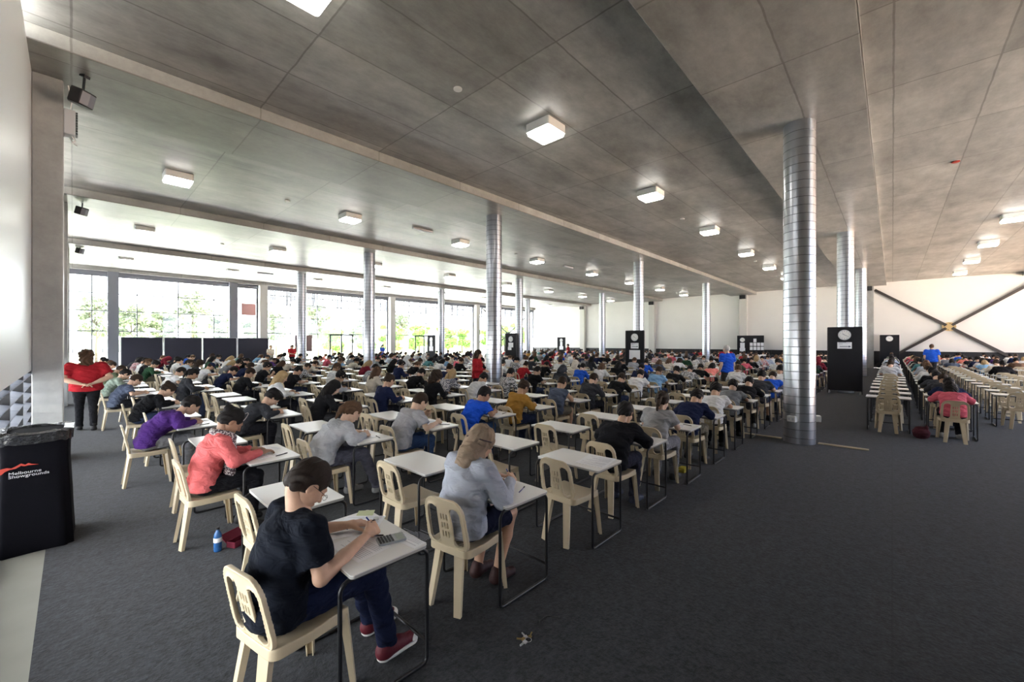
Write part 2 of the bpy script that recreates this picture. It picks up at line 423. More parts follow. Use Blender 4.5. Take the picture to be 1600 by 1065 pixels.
def wrinkle(amp, fr=38.0, ph=0.0):
    def fn(P):
        x, y, z = P[..., 0], P[..., 1], P[..., 2]
        return (amp * (np.sin(fr * z + 9 * np.sin(14 * x + ph) * 0.5 + 5 * y) * np.sin(fr * 0.6 * x - 11 * y + ph + 3 * np.sin(9 * z)) + 0.5 * np.sin(fr * 1.7 * z - 30 * y + ph))).astype(np.float32)
    return fn
# ---------------------------------------------------------------- the hall
def S(o, **k): return tag(o, kind='structure', **k)
S(MB().box(LEFT_X + 0.26, WALL_X, SOUTH_Y, GLASS_Y, -0.12, 0.0).build('floor', M_CARPET))
S(MB().box(LEFT_X, LEFT_X + 0.26, 1.5, GLASS_Y, -0.12, -0.002).build('trim_1', M_SCREED))
M_GROUND = mat('outside_paving', (0.78, 0.77, 0.74), 0.8, noise=0.15, nscale=0.5)
S(MB().box(-60, 110, -70, 46, -0.3, -0.13).build('ground', M_GROUND))
M_GRASS = mat('lawn', (0.30, 0.35, 0.22), 0.9, noise=0.3, nscale=2)
S(MB().box(-150, 260, 46, 260, -0.3, -0.13).build('lawn', M_GRASS))
# ceiling slab and the shallow band beams under it
S(MB().box(-0.9, WALL_X + 0.6, SOUTH_Y, 35.6, CEIL, CEIL + 0.3).build('ceiling', M_CEIL))
for j in range(-1, 5):
    yc = Y0 + SY * j
    S(MB().box(LEFT_X - 0.3, WALL_X + 0.3, yc - 0.98, yc + 1.05, SOFFIT, CEIL - 0.001).build('trim_%d' % (j + 3), M_BEAM if j > 0 else M_CEIL, bevel=0.012))
# thin dark drip line along the near edge of the first band
for j in range(0, 5):
    yc = Y0 + SY * j
    S(MB().box(LEFT_X, WALL_X, yc - 0.992, yc - 0.981, SOFFIT + 0.002, SOFFIT + 0.018).build('trim_%d' % (j + 10), mat('drip_edge', (0.20, 0.19, 0.17), 0.6)))

# left wall: white panel over a louvred strip, concrete piers
m = MB().box(LEFT_X - 0.18, LEFT_X, 1.5, 33.9, 1.47, 6.04)
S(m.build('wall_left', M_WPANEL))
S(MB().box(-7.2, -7.0, SOUTH_Y, 1.5, -0.1, 6.4).build('wall_rear', M_WHITE))
S(MB().box(-7.0, 9.0, SOUTH_Y - 0.2, SOUTH_Y, -0.1, 6.4).build('wall_right', M_WHITE))
S(MB().box(15, 110, -70, SOUTH_Y - 0.25, -0.129, -0.12).build('bounce_paving_right', mat('warm_bounce_paving', (0.50, 0.34, 0.22), 0.8, noise=0.15, nscale=0.5)))  # unseen ground patch, added and tinted warm to bounce light onto the ceiling
S(MB().box(-7.0, LEFT_X - 0.19, 1.3, 1.5, -0.1, 6.4).build('wall_porch', M_WHITE))
S(MB().box(-7.0, LEFT_X + 0.26, SOUTH_Y, 1.5, -0.12, -0.001).build('floor_near', M_CARPET))
S(MB().box(-7.0, -0.9, SOUTH_Y, 1.3, CEIL, CEIL + 0.3).build('ceiling_near', M_CEIL))
wl_ = S(MB().box(LEFT_X - 0.18, LEFT_X - 0.14, 1.5, 33.9, -0.1, 0.12).box(LEFT_X - 0.18, LEFT_X - 0.09, 1.5, 33.9, 1.40, 1.47).build('window_5', M_GREYSTEEL))
m = MB()
for k in range(7):
    z = 0.20 + 0.185 * k
    for a in range(1, 34, 2):
        R = Matrix.Translation((LEFT_X - 0.16, a + 1.0, z)) @ Matrix.Rotation(math.radians(14), 4, 'Y')
        m.box(-0.07, 0.07, -0.98, 0.98, -0.008, 0.008, R)
lv = m.build('louvre_blades', M_GREYSTEEL, wl_)
m = MB()
for a in range(2, 35, 2): m.box(LEFT_X - 0.22, LEFT_X - 0.10, a - 0.03, a + 0.03, 0.1, 1.42)
m.build('frame', M_BLACK, wl_)
for j in range(1, 4):
    yb = Y0 + SY * j
    S(MB().box(LEFT_X, -0.10, yb, yb + 0.62, 0, SOFFIT).build('trim_%d' % (20 + j), M_PIER, bevel=0.015))

# far wall
S(MB().box(WALL_X, WALL_X + 0.25, SOUTH_Y, 34.2, 1.25, CEIL).build('wall_far', M_WHITE))
m = MB().box(WALL_X + 0.04, WALL_X + 0.25, SOUTH_Y, 34.2, 0, 1.25)
y = SOUTH_Y
while y < 33.5:
    m.box(WALL_X + 0.0, WALL_X + 0.04, y, y + 0.06, 0, 1.25); y += 1.2
S(m.build('baseboard_far', M_DARKWALL))
for j in range(-1, 4):
    yb = Y0 + SY * j
    S(MB().box(WALL_X - 0.38, WALL_X, yb - 0.3, yb + 0.3, 0, SOFFIT - 0.001).build('trim_%d' % (30 + j), M_PIER if j < 1 else mat('painted_pier', (0.55, 0.54, 0.51), 0.6), bevel=0.01))

# glazed wall on the window side: four bays
edges = [LEFT_X, X0 - 0.25, X0 + SX - 0.25, X0 + 2 * SX - 0.25, WALL_X]
def hbar(m, x0, x1, z, w=0.05): m.box(x0, x1, GLASS_Y - 0.05, GLASS_Y + 0.05, z - w / 2, z + w / 2)
def vbar(m, x, z0, z1, w=0.05): m.box(x - w / 2, x + w / 2, GLASS_Y - 0.05, GLASS_Y + 0.05, z0, z1)
verts_x = [[0.75, 2.68, 4.65, 6.55], [11.4, 13.4, 15.35, 17.3], [21.9, 23.9, 25.9, 27.9], [32.2, 34.2, 36.2, 38.3]]
for k in range(4):
    a, b2 = edges[k], edges[k + 1]
    m = MB()
    hbar(m, a, b2, 5.80, 0.09); hbar(m, a, b2, 0.08, 0.16)
    for z in (4.78, 3.74, 2.55): hbar(m, a, b2, z, 0.055)
    for x in verts_x[k]: vbar(m, x, 0, 5.8, 0.05)
    vbar(m, a + 0.05, 0, 5.8, 0.1); vbar(m, b2 - 0.05, 0, 5.8, 0.1)
    w_ = S(m.build('window_%d' % (k + 1), M_GREYSTEEL))
    MB().box(a + 0.1, b2 - 0.1, GLASS_Y - 0.008, GLASS_Y + 0.008, 0.16, 5.76).build('pane', M_GLASS, w_)
S(MB().box(LEFT_X, WALL_X, GLASS_Y - 0.12, GLASS_Y + 0.12, 5.84, SOFFIT).build('wall_window_side', M_GREYSTEEL))
for n_, x in enumerate((1.62, 7.62)):
    S(MB().box(x - 0.24, x + 0.24, GLASS_Y - 0.4, GLASS_Y - 0.13, 0, SOFFIT).build('trim_%d' % (40 + n_), M_GREYSTEEL, bevel=0.01))
for i in range(3):
    x = X0 + SX * i
    S(MB().box(x - 0.25, x + 0.25, GLASS_Y - 0.55, GLASS_Y - 0.06, 0, SOFFIT - 0.001).build('trim_%d' % (50 + i), mat('painted_pier', (0.55, 0.54, 0.51), 0.6), bevel=0.01))
# glazed double doors set in the window wall
for n_, xs in enumerate(([14.4, 15.35, 16.3], [22.6, 23.6, 24.6], [33.0, 34.0, 35.0])):
    m = MB()
    for x in xs: m.box(x - 0.05, x + 0.05, GLASS_Y - 0.12, GLASS_Y - 0.051, 0, 2.52)
    m.box(xs[0], xs[-1], GLASS_Y - 0.12, GLASS_Y - 0.051, 2.45, 2.55); m.box(xs[0], xs[-1], GLASS_Y - 0.12, GLASS_Y - 0.051, 0.0, 0.12)
    d_ = S(m.build('door_%d' % (n_ + 1), M_BLACK))
    m = MB()
    for x in (xs[1] - 0.09, xs[1] + 0.09): m.tube([(x, GLASS_Y - 0.17, 0.9), (x, GLASS_Y - 0.17, 1.5)], 0.015, 6).tube([(x, GLASS_Y - 0.17, 1.0), (x, GLASS_Y - 0.10, 1.0)], 0.01, 6).tube([(x, GLASS_Y - 0.17, 1.4), (x, GLASS_Y - 0.10, 1.4)], 0.01, 6)
    m.build('door_handle', M_ALU, d_)
# slatted sun screens outside the upper lights of bays two to four
for k in range(1, 4):
    a, b2 = edges[k] + 0.3, edges[k + 1] - 0.1
    o = empty('sun_screen', ((a + b2) / 2, GLASS_Y + 1.1, 0))
    tag(o, label=['grey slatted sun screen hanging outside the glazing, nearest the navy partition screens', 'middle one of three grey slatted sun screens outside the glazed wall', 'grey slatted sun screen outside the glazing, next to the far white wall'][k - 1], cat='sun screen', group='slatted sun screens outside the glazed wall')
    m = MB(); x = a
    r_ = random.Random(k)
    while x < b2:
        zz = 4.85 + r_.choice((0, 0, 0.1, 0.25, 0.35)); m.box(x - (a + b2) / 2, x - (a + b2) / 2 + 0.07, -0.03, 0.03, zz, 5.95); x += r_.choice((0.13, 0.16, 0.2, 0.3))
    m.build('slats', mat('screen_slat', (0.30, 0.32, 0.37), 0.6), o)
    m = MB(); L_ = (b2 - a) / 2
    for z in (4.8, 5.5, 5.95): m.box(-L_, L_, -0.05, 0.05, z - 0.03, z + 0.03)
    for t in np.linspace(-L_, L_, 6): m.box(t - 0.03, t + 0.03, -0.05, 0.05, 4.8, 6.0)
    for t in (-L_ * 0.6, L_ * 0.6): m.box(t - 0.03, t + 0.03, -1.0, 0.0, 5.9, 5.96)
    m.build('frame', M_GREYSTEEL, o)

# steel cross bracing in the far corner of the window wall and on the far wall
def brace(loc_pts, plane, label, plate_m, r=0.07):
    (p0, p1, p2, p3) = [Vector(p) for p in loc_pts]
    c = (p0 + p1 + p2 + p3) / 4
    o = empty('cross_brace', c); tag(o, label=label, cat='brace')
    for a, b in ((p0, p3), (p1, p2)):
        mm = MB(); d = (b - a).normalized(); sidev = Vector((1, 0, 0)) if plane == 'x' else Vector((0, 1, 0)); up = d.cross(sidev).normalized()
        for q0, q1 in ((a, c - d * 0.16 + (Vector((0, 0, 0)))), (c + d * 0.16, b)):
            vs = []
            for q in (q0, q1):
                for s1, s2 in ((-1, -1), (1, -1), (1, 1), (-1, 1)): vs.append(q - c + sidev * 0.05 * s1 + up * r * s2)
            mm.add(vs, [(0, 1, 2, 3), (7, 6, 5, 4), (0, 4, 5, 1), (1, 5, 6, 2), (2, 6, 7, 3), (3, 7, 4, 0)])
        mm.build('strut', mat('brace_steel', (0.035, 0.028, 0.025), 0.5), o)
    mm = MB(); n = 16
    ring = [(0.34 * math.cos(2 * math.pi * i / n), 0.30 * math.sin(2 * math.pi * i / n)) for i in range(n)]
    if plane == 'x': vs = [(-0.04, a, b) for a, b in ring] + [(0.04, a, b) for a, b in ring]
    else: vs = [(a, -0.04, b) for a, b in ring] + [(a, 0.04, b) for a, b in ring]
    mm.add(vs, [tuple(range(n)), tuple(range(n, 2 * n))[::-1]] + [(i, i + n, (i + 1) % n + n, (i + 1) % n) for i in range(n)])
    pl = mm.build('gusset_plate', plate_m, o)
    for i in range(8):
        mm = MB()
        a = 2 * math.pi * i / 8 + 0.2; dx = 0.23 * math.cos(a); dz = 0.2 * math.sin(a)
        if plane == 'x': mm.tube([(-0.07, dx, dz), (-0.03, dx, dz)], 0.03, 6)
        else: mm.tube([(dx, -0.07, dz), (dx, -0.03, dz)], 0.03, 6)
        mm.build('bolt', M_BLACK, pl)
    return o
xb = WALL_X - 0.14
brace([(xb, 0.95, 5.75), (xb, 0.95, 0.15), (xb, -6.55, 5.75), (xb, -6.55, 0.15)], 'x', 'dark steel cross brace with a brassy centre plate on the white far wall', mat('brass_plate', (0.50, 0.36, 0.17), 0.5, metal=0.3), r=0.085)
yb_ = GLASS_Y - 0.3
brace([(31.2, yb_, 5.7), (31.2, yb_, 0.0), (39.6, yb_, 5.7), (39.6, yb_, 0.0)], 'y', 'grey steel cross brace inside the glazing at the far corner', M_GREYSTEEL, r=0.05)

# round columns in spiral duct
near = ['near', 'second', 'third']
def column_label(i, j):
    if (i, j) == (0, 0): return 'broad galvanised round column with white sockets standing beside the open carpet aisle'
    ordi = ['nearest', 'second', 'third']
    line = ['beside the open carpet aisle', 'in the second line in from the aisle', 'in the third line in from the aisle', 'in the line closest to the glazed wall'][j]
    return '%s galvanised round column %s' % (['nearest', 'middle', 'farthest'][i], line)
for i in range(3):
    for j in range(4):
        o = empty('round_column', (X0 + SX * i, Y0 + SY * j, 0))
        tag(o, label=column_label(i, j), cat='column', group='galvanised round columns')
        mb_ = MB().lathe([(0.257, 0.0), (0.257, SOFFIT)], 48, caps=False); z = 0.11
        while z < 5.95:
            mb_.lathe([(0.2565, z - 0.007), (0.2605, z - 0.003), (0.2605, z + 0.003), (0.2565, z + 0.007)], 48, caps=False); z += 0.155
        mb_.m = [0] * 48 + [1] * (len(mb_.f) - 48)
        mb_.build('duct_casing', [M_DUCT, M_SEAM], o, smooth=True)
        if i == 0 and j == 0:
            for ang, zz in ((-75, 0.47), (165, 0.47), (-20, 0.47)):
                R = Matrix.Rotation(math.radians(ang), 4, 'Z')
                sb = MB().box(0.24, 0.33, -0.07, 0.07, zz - 0.055, zz + 0.055, R).build('power_socket', M_WPLASTIC, o, bevel=0.008)
                MB().box(0.331, 0.335, -0.045, -0.015, zz - 0.025, zz + 0.02, R).box(0.331, 0.335, 0.015, 0.045, zz - 0.025, zz + 0.02, R).build('switch', M_ALU, sb)
for a, b2, lab in ((0.30, 1.02, 'near'), (1.6, 2.35, 'far')):
    o = MB().box(X0 + 0.03 , X0 + 0.15, a, b2, 0.0, 0.014).build('cable_cover', M_TIMBER, bevel=0.004)
    tag(o, label='pale strip taped to the carpet on the %s' % ('open aisle side of the broad column' if lab == 'near' else 'desk side of the broad column'), cat='floor strip', group='floor strips at the broad column')

# ceiling lights
LXS = [1.87, 6.5, 11.4, 16.6, 21.95, 27.0, 32.1, 37.2]
ORD = ['first', 'second', 'third', 'fourth', 'fifth', 'sixth', 'seventh', 'eighth', 'ninth', 'tenth', 'eleventh', 'twelfth', 'thirteenth', 'fourteenth', 'fifteenth', 'sixteenth', 'seventeenth', 'eighteenth', 'nineteenth', 'twentieth',
       'twenty-first', 'twenty-second', 'twenty-third', 'twenty-fourth', 'twenty-fifth', 'twenty-sixth', 'twenty-seventh', 'twenty-eighth', 'twenty-ninth', 'thirtieth', 'thirty-first', 'thirty-second', 'thirty-third', 'thirty-fourth', 'thirty-fifth']
proto = None
for row, y in enumerate((-3.04, 5.12, 13.65, 20.95, 28.9)):
    for i, x in enumerate(LXS):
        if row == 0 and i < 4: continue
        if proto is None:
            proto = empty('ceiling_light', (0, 0, 0), cat='ceiling light', group='square ceiling lights')
            MB().prism(rrect(-0.29, 0.29, -0.29, 0.29, 0.04), 0.045, 0.21).build('housing', M_LAMPBODY, proto)
            MB().prism(rrect(-0.27, 0.27, -0.27, 0.27, 0.05), 0.0, 0.044).build('diffuser', M_LAMP, proto)
            o = proto
        else: o = copy_tree(proto)
        o.location = (x, y, CEIL - 0.211)
        side = ['right-hand bay', 'bay beside the aisle', 'second bay in', 'third bay in', 'bay along the glazing'][row]
        o['label'] = '%s square ceiling light from near end, %s' % (ORD[i - (4 if row == 0 else 0)], side)
for n_, (x, y) in enumerate(((4.51, 5.47), (4.51, 13.66), (4.51, 21.74), (14.67, 5.43), (14.9, 13.6), (25.0, 5.4), (14.52, -1.12))):
    o = empty('smoke_detector', (x, y, CEIL), cat='smoke detector', group='ceiling smoke detectors')
    o['label'] = 'small round %s smoke detector, %s' % ('red' if n_ == 6 else 'white', ['in the bay beside the aisle, nearest the near end', 'in the second bay in from the aisle, nearer one', 'in the third bay in from the aisle', 'beside the aisle, behind the second square light', 'in the second bay, far one', 'beside the aisle, farthest one', 'on the concrete over the right-hand block'][n_])
    MB().lathe([(0.05, -0.04), (0.075, -0.03), (0.075, -0.012)], 16).build('head', M_WPLASTIC if n_ < 6 else M_RED, o, smooth=False)
    MB().lathe([(0.055, -0.012), (0.055, 0)], 16).build('base', M_WPLASTIC, o)
for n_, (x, y) in enumerate(((9.23, 13.3), (8.3, 29.0), (19.5, 13.7))):
    o = MB().box(-0.45, 0.45, -0.05, 0.05, -0.07, 0).build('strip_light', M_LIGHTFRAME, None, loc=(x, y, CEIL), bevel=0.01)
    tag(o, label=['unlit grey strip fitting on the ceiling left of the third-line column', 'unlit grey strip fitting on the ceiling near the glazed wall', 'unlit grey strip fitting on the ceiling far down the hall'][n_], cat='strip light', group='unlit strip fittings')

# loudspeakers on the left piers
for n_, (x, y, z) in enumerate(((0.09, 9.22, 5.70), (0.17, 17.7, 5.82), (0.2, 26.0, 5.9))):
    o = empty('loudspeaker', (x, y, z)); o.rotation_euler = (0, math.radians(18), math.radians(-50)); o.scale = (.82, .82, .82)
    tag(o, label=['black wedge loudspeaker hanging under the beam by the nearest left pier', 'second black loudspeaker along the left wall', 'farthest black loudspeaker along the left wall'][n_], cat='loudspeaker', group='loudspeakers along the left wall')
    MB().prism([(-0.14, -0.09), (-0.02, -0.19), (0.14, -0.13), (0.16, 0), (0.14, 0.13), (-0.02, 0.19), (-0.14, 0.09)], -0.15, 0.13).build('cabinet', M_BLACKP, o, bevel=0.02)
    MB().prism([(0.145, -0.12), (0.17, 0), (0.145, 0.12)], -0.13, 0.1).build('grille', M_GREYSTEEL, o)
    MB().tube([(0, 0, 0.12), (-0.06, 0, 0.40)], 0.02, 6).box(-0.11, 0.0, -0.05, 0.05, 0.37, 0.42).build('bracket', M_BLACK, o)
o = empty('junction_box', (-0.03, 9.72, 5.42)); tag(o, label='grey finned box with trailing cables high on the nearest left pier', cat='junction box')
MB().box(-0.069, 0.06, -0.10, 0.10, -0.2, 0.2).build('housing', M_LIGHTFRAME, o, bevel=0.01)
m = MB()
for k in range(9): m.box(0.061, 0.085, -0.09, 0.09, -0.17 + 0.042 * k, -0.155 + 0.042 * k)
m.build('fins', M_BLACKP, o)
m = MB().tube([(0.02, -0.03, -0.2), (0.06, -0.04, -0.27), (0.03, -0.05, -0.31)], 0.008, 6).tube([(0.0, 0.03, -0.2), (0.03, 0.03, -0.29), (0.08, 0.0, -0.33)], 0.008, 6).tube([(0, 0, 0.2), (0.02, -0.02, 0.35), (-0.02, 0, 0.61)], 0.008, 6)
m.build('cables', M_WPLASTIC, o)
for j in range(0, 4):
    yb = Y0 + SY * j
    o = MB().box(-0.22, 0, -0.22, 0.22, -0.16, 0.16).box(-0.225, -0.221, -0.19, 0.19, -0.13, 0.13).build('wall_loudspeaker', M_BLACKP, None, loc=(WALL_X - 0.381, yb, 5.85), bevel=0.015)
    tag(o, label='black loudspeaker on top of the %s far wall pier counted from the cross brace' % ORD[j], cat='loudspeaker', group='loudspeakers on the far wall piers')

# notice boards
def disc(m, y, z, r, x=0.0, t=0.012, n=24, sx=1.0):
    vs = [(x, y + r * sx * math.cos(2 * math.pi * i / n), z + r * math.sin(2 * math.pi * i / n)) for i in range(n)]
    vs += [(x - t, a, b) for _, a, b in vs]
    return m.add(vs, [tuple(range(n)), tuple(range(n, 2 * n))[::-1]] + [(i, (i + 1) % n, (i + 1) % n + n, i + n) for i in range(n)])
def board(x, y, w, h, label, papers=(), clock=None, arrow=None, legs=True, panels=1):
    o = empty('notice_board', (x, y, 0)); tag(o, label=label, cat='notice board', group='black boards with clocks')
    for p in range(panels):
        ya = -w / 2 + p * w / panels; yb = ya + w / panels
        MB().box(-0.02, 0.02, ya + 0.01, yb - 0.01, 0.10, h).build('panel', M_BOARD, o)
    m = MB()
    for p in range(panels + 1):
        yy = -w / 2 + p * w / panels; m.box(-0.025, 0.025, yy - 0.012, yy + 0.012, 0, h)
    m.box(-0.025, 0.025, -w / 2, w / 2, h - 0.001, h + 0.02); m.build('frame', M_BLACK, o)
    for s in (-1, 1): MB().box(-0.2, 0.2, s * (w / 2 - 0.05) - 0.02, s * (w / 2 - 0.05) + 0.02, 0, 0.03).box(-0.015, 0.015, s * (w / 2 - 0.05) - 0.02, s * (w / 2 - 0.05) + 0.02, 0.03, 0.12).build('foot', M_ALU, o)
    for (py, pz, pw, ph) in papers:
        MB().box(-0.026, -0.0205, py - pw / 2, py + pw / 2, pz - ph / 2, pz + ph / 2).build('notice', M_PAPER, o)
    if arrow:
        py, pz, L = arrow; m = MB()
        m.box(-0.029, -0.0262, py - L / 2, py + L / 2, pz - 0.011, pz + 0.011)
        m.add([(-0.029, py - L / 2 - 0.05, pz), (-0.029, py - L / 2 + 0.02, pz + 0.035), (-0.029, py - L / 2 + 0.02, pz - 0.035)], [(0, 1, 2)])
        for q, (a, b2) in enumerate(((-.17, .05), (-.17, .17), (-.17, -.06))): m.box(-0.029, -0.0262, py - b2, py - a, pz + 0.15 - 0.03 * q, pz + 0.158 - 0.03 * q)
        m.build('printed_arrow', M_INK, o)
    if clock:
        cy_, cz = clock
        c = tag(disc(MB(), 0, 0, 0.19, -0.03).build('wall_clock', M_WPLASTIC, None, loc=(x - 0.0, y + cy_, cz)), label='round white clock on the ' + ' '.join(label.split(',')[0].split()[:11]), cat='clock', group='clocks on the black boards')
        m = MB(); n = 28
        for a0 in range(n):
            a, b_ = 2 * math.pi * a0 / n, 2 * math.pi * (a0 + 1) / n
            m.quad(*[(-0.043, rr * math.cos(t), rr * math.sin(t)) for rr, t in ((0.19, a), (0.19, b_), (0.165, b_), (0.165, a))])
        m.build('rim', M_LIGHTFRAME, c)
        m = MB()
        for k in range(12):
            a = math.radians(30 * k); m.box(-0.044, -0.0425, -0.006, 0.006, 0.125, 0.15, Matrix.Rotation(a, 4, 'X'))
        for a, L, wd in ((math.radians(-50), 0.08, 0.007), (math.radians(120), 0.12, 0.005)): m.box(-0.046, -0.0445, -wd, wd, -0.01, L, Matrix.Rotation(a, 4, 'X'))
        m.build('clock_hands', M_INK, c)
    return o
board(19.55, 1.30, 1.0, 2.45, 'tall black board standing in the aisle in front of a column', [(0, 1.78, 0.42, 0.24)], (0, 2.17), (0, 1.74, 0.28))
board(19.50, 9.6, 1.0, 2.48, 'black board with three sheets, in front of a column amid the desks', [(0, 1.72, 0.42, 0.28), (0, 1.27, 0.58, 0.46)], (0, 2.15), (0, 1.68, 0.28))
board(39.4, 0.15, 1.0, 2.40, 'plain black board against the far wall beside the cross brace', [], (0, 2.15))
board(39.3, 8.85, 2.0, 2.45, 'double black board with rows of small white sheets at the far wall', [(0.6, 1.6, 0.34, 0.5), (0.6, 1.25, 0.42, 0.3), (-0.35, 2.05, 0.22, 0.3)] + [(-0.08 - 0.27 * k, z, 0.22, 0.28) for k in range(4) for z in (1.38, 1.72)], (0.6, 2.1))
board(19.2, 17.95, 1.0, 2.46, 'black board with one white sheet, in front of a third-line column', [(0, 1.72, 0.42, 0.3), (0.1, 1.5, 0.3, 0.2)], (0, 2.1))
board(18.9, 26.1, 1.0, 2.45, 'black board by the column closest to the glazed wall', [(0, 1.75, 0.3, 0.4), (0, 1.4, 0.5, 0.35)], (0, 2.1))
board(34.9, 25.4, 1.0, 2.4, 'black board far off in front of the white wall corner', [(0, 1.7, 0.3, 0.45), (0, 1.3, 0.5, 0.35)], (0, 2.1))

# navy partition screens by the window wall
for k in range(4):
    a = 1.82 + 1.86 * k
    o = empty('partition_screen', (a + 0.91, 31.6, 0)); tag(o, label='%s navy felt partition screen in the row before the glazing, counted from the left wall' % ORD[k], cat='partition screen', group='navy partition screens')
    MB().box(-0.88, 0.88, -0.02, 0.02, 0.42, 2.17).build('panel', M_SCREEN, o, bevel=0.01)
    m = MB()
    for s in (-1, 1): m.box(s * 0.9 - 0.02, s * 0.9 + 0.02, -0.025, 0.025, 0.05, 2.18)
    m.box(-0.9, 0.9, -0.025, 0.025, 2.171, 2.19).build('frame', M_LIGHTFRAME, o)
    for s in (-1, 1): MB().box(s * 0.9 - 0.025, s * 0.9 + 0.025, -0.28, 0.28, 0, 0.05).build('foot', M_LIGHTFRAME, o)
o = MB().box(-0.62, 0.62, -0.02, 0.02, 1.2, 2.45).box(-0.55, -0.5, -0.02, 0.02, 0, 1.2).box(0.5, 0.55, -0.02, 0.02, 0, 1.2).build('sign_board', mat('brown_board', (0.20, 0.13, 0.13), 0.6), None, loc=(11.9, 32.6, 0)); tag(o, label='brown blank board on legs in front of the glazing, right of the navy screens', cat='sign board')
o = MB().box(-0.45, 0.45, -0.012, 0.012, -0.42, 0.42).build('wall_poster', mat('faded_red', (0.55, 0.30, 0.28), 0.6), None, loc=(8.6, GLASS_Y - 0.08, 4.25)); tag(o, label='square faded pink sign stuck high on the glazing beside the steel post', cat='sign')

# draped bin by the left wall
o = empty('waste_bin', (-0.235, 5.98, 0)); o.scale = (1.22, 1, 1); tag(o, label='waist-high bin under a black fabric cover beside the left wall', cat='bin')
def bin_mesh():
    m = MB(); N = 40; prof = []
    for z, sx, sy, wob in ((0.0, 0.200, 0.30, 0.012), (0.10, 0.198, 0.30, 0.012), (0.45, 0.190, 0.285, 0.008), (0.8, 0.180, 0.27, 0.004), (1.0, 0.183, 0.275, 0.002), (1.03, 0.193, 0.287, 0.0), (1.06, 0.193, 0.287, 0), (1.065, 0.17, 0.26, 0)):
        ring = []
        for i in range(N):
            a = 2 * math.pi * i / N; ca, sa = math.cos(a), math.sin(a)
            e = 0.28
            x = sx * math.copysign(abs(ca) ** e, ca); y = sy * math.copysign(abs(sa) ** e, sa)
            w = 1 + wob * 3 * math.sin(a * 9 + z * 3)
            ring.append((x * w, y * w, z))
        prof.append(ring)
    vs = [v for r in prof for v in r]; fs = []
    for i in range(len(prof) - 1):
        fs += [(i * N + j, i * N + (j + 1) % N, (i + 1) * N + (j + 1) % N, (i + 1) * N + j) for j in range(N)]
    fs.append(tuple((len(prof) - 1) * N + j for j in range(N)))
    return m.add(vs, fs)
bin_mesh().build('cover', M_BIN, o, smooth=True)
m = MB(); N = 60
for k, (z0, z1, r0, r1) in enumerate(((0.985, 1.075, 1.0, 1.03), (1.075, 1.08, 1.03, 0.75), (1.08, 1.01, 0.75, 0.7))):
    vs = []
    for z, rr in ((z0, r0), (z1, r1)):
        for i in range(N):
            a = 2 * math.pi * i / N; ca, sa = math.cos(a), math.sin(a); w = rr * (1 + 0.012 * math.sin(a * 17) + 0.01 * math.sin(a * 31 + z * 50))
            vs.append((0.195 * w * math.copysign(abs(ca) ** 0.3, ca), 0.29 * w * math.copysign(abs(sa) ** 0.3, sa), z + 0.008 * math.sin(a * 13)))
    m.add(vs, [(j, (j + 1) % N, N + (j + 1) % N, N + j) for j in range(N)])
m.build('liner', M_LINER, o, smooth=True)
def text(body, size, loc, rot, m, parent, name, ext=0.001, align='LEFT'):
    c = bpy.data.curves.new(name, 'FONT'); c.body = body; c.size = size; c.extrude = ext; c.align_x = align; c.materials.append(m)
    t0 = bpy.data.objects.new(name, c); COL.objects.link(t0); bpy.context.view_layer.update()
    me = bpy.data.meshes.new_from_object(t0.evaluated_get(bpy.context.evaluated_depsgraph_get())); me.name = name
    bpy.data.objects.remove(t0); return link(name, me, parent, loc, rot)
rt = (math.radians(90), 0, 0)
for k, s_ in enumerate(('Melbourne', 'Showgrounds')):
    text(s_, 0.036, (-0.125, -0.292, 0.725 - 0.029 * k), rt, M_WPRINT, o, 'printed_name')
m = MB()
pts = [(-0.19, .80), (-0.185, .845), (-0.17, .86), (-0.145, .87), (-0.12, .875), (-0.10, .865), (-0.08, .88), (-0.055, .905), (-0.035, .885), (-0.02, .90), (-0.005, .885), (0.03, .87), (-0.02, .875), (-0.04, .87), (-0.055, .88), (-0.08, .855), (-0.11, .85), (-0.13, .835), (-0.145, .81), (-0.17, .79)]
m.add([(x - .01, -0.2935, z * .8 + .095) for x, z in pts] + [(x - .01, -0.2915, z * .8 + .095) for x, z in pts], [tuple(range(len(pts))), tuple(range(len(pts), 2 * len(pts)))[::-1]])
m.build('printed_emblem', M_RED, o)

# outside: trees, distant stand
def leaf_crown(seed, W, Hh, n, base):
    r = np.random.default_rng(seed); V = []; F = []; NB = 24
    blobs = [(r.uniform(-.55, .55) * W, r.uniform(-.55, .55) * W, base + r.uniform(.12, .92) * (Hh - base), r.uniform(.16, .36) * W) for _ in range(NB)]
    for k in range(n):
        bx, by, bz, br = blobs[k % NB]
        d = r.normal(size=3); d /= np.linalg.norm(d); p = np.array([bx, by, bz]) + d * br * r.uniform(.5, 1.05) * np.array([1, 1, .8])
        a = r.normal(size=3); a /= np.linalg.norm(a); b = np.cross(a, r.normal(size=3)); b /= np.linalg.norm(b); s = r.uniform(.16, .34)
        o_ = len(V); V += [p - a * s, p + b * s * .5, p + a * s, p - b * s * .5]; F.append((o_, o_ + 1, o_ + 2, o_ + 3))
    return np.array(V), np.array(F)
M_LEAF = mat('leaf', (0.34, 0.38, 0.27), 0.7); M_LEAF2 = mat('bright_leaf', (0.34, 0.52, 0.15), 0.7); M_BARK = mat('bark', (0.20, 0.16, 0.12), 0.9)
crowns = [raw_mesh('crown', *leaf_crown(s, 2.3, 9.0, 7000, 2.0), M_LEAF, False) for s in range(3)]
shr = [raw_mesh('crown', *leaf_crown(10 + s, 1.6, 5.0, 5000, 0.5), M_LEAF2, False) for s in range(2)]
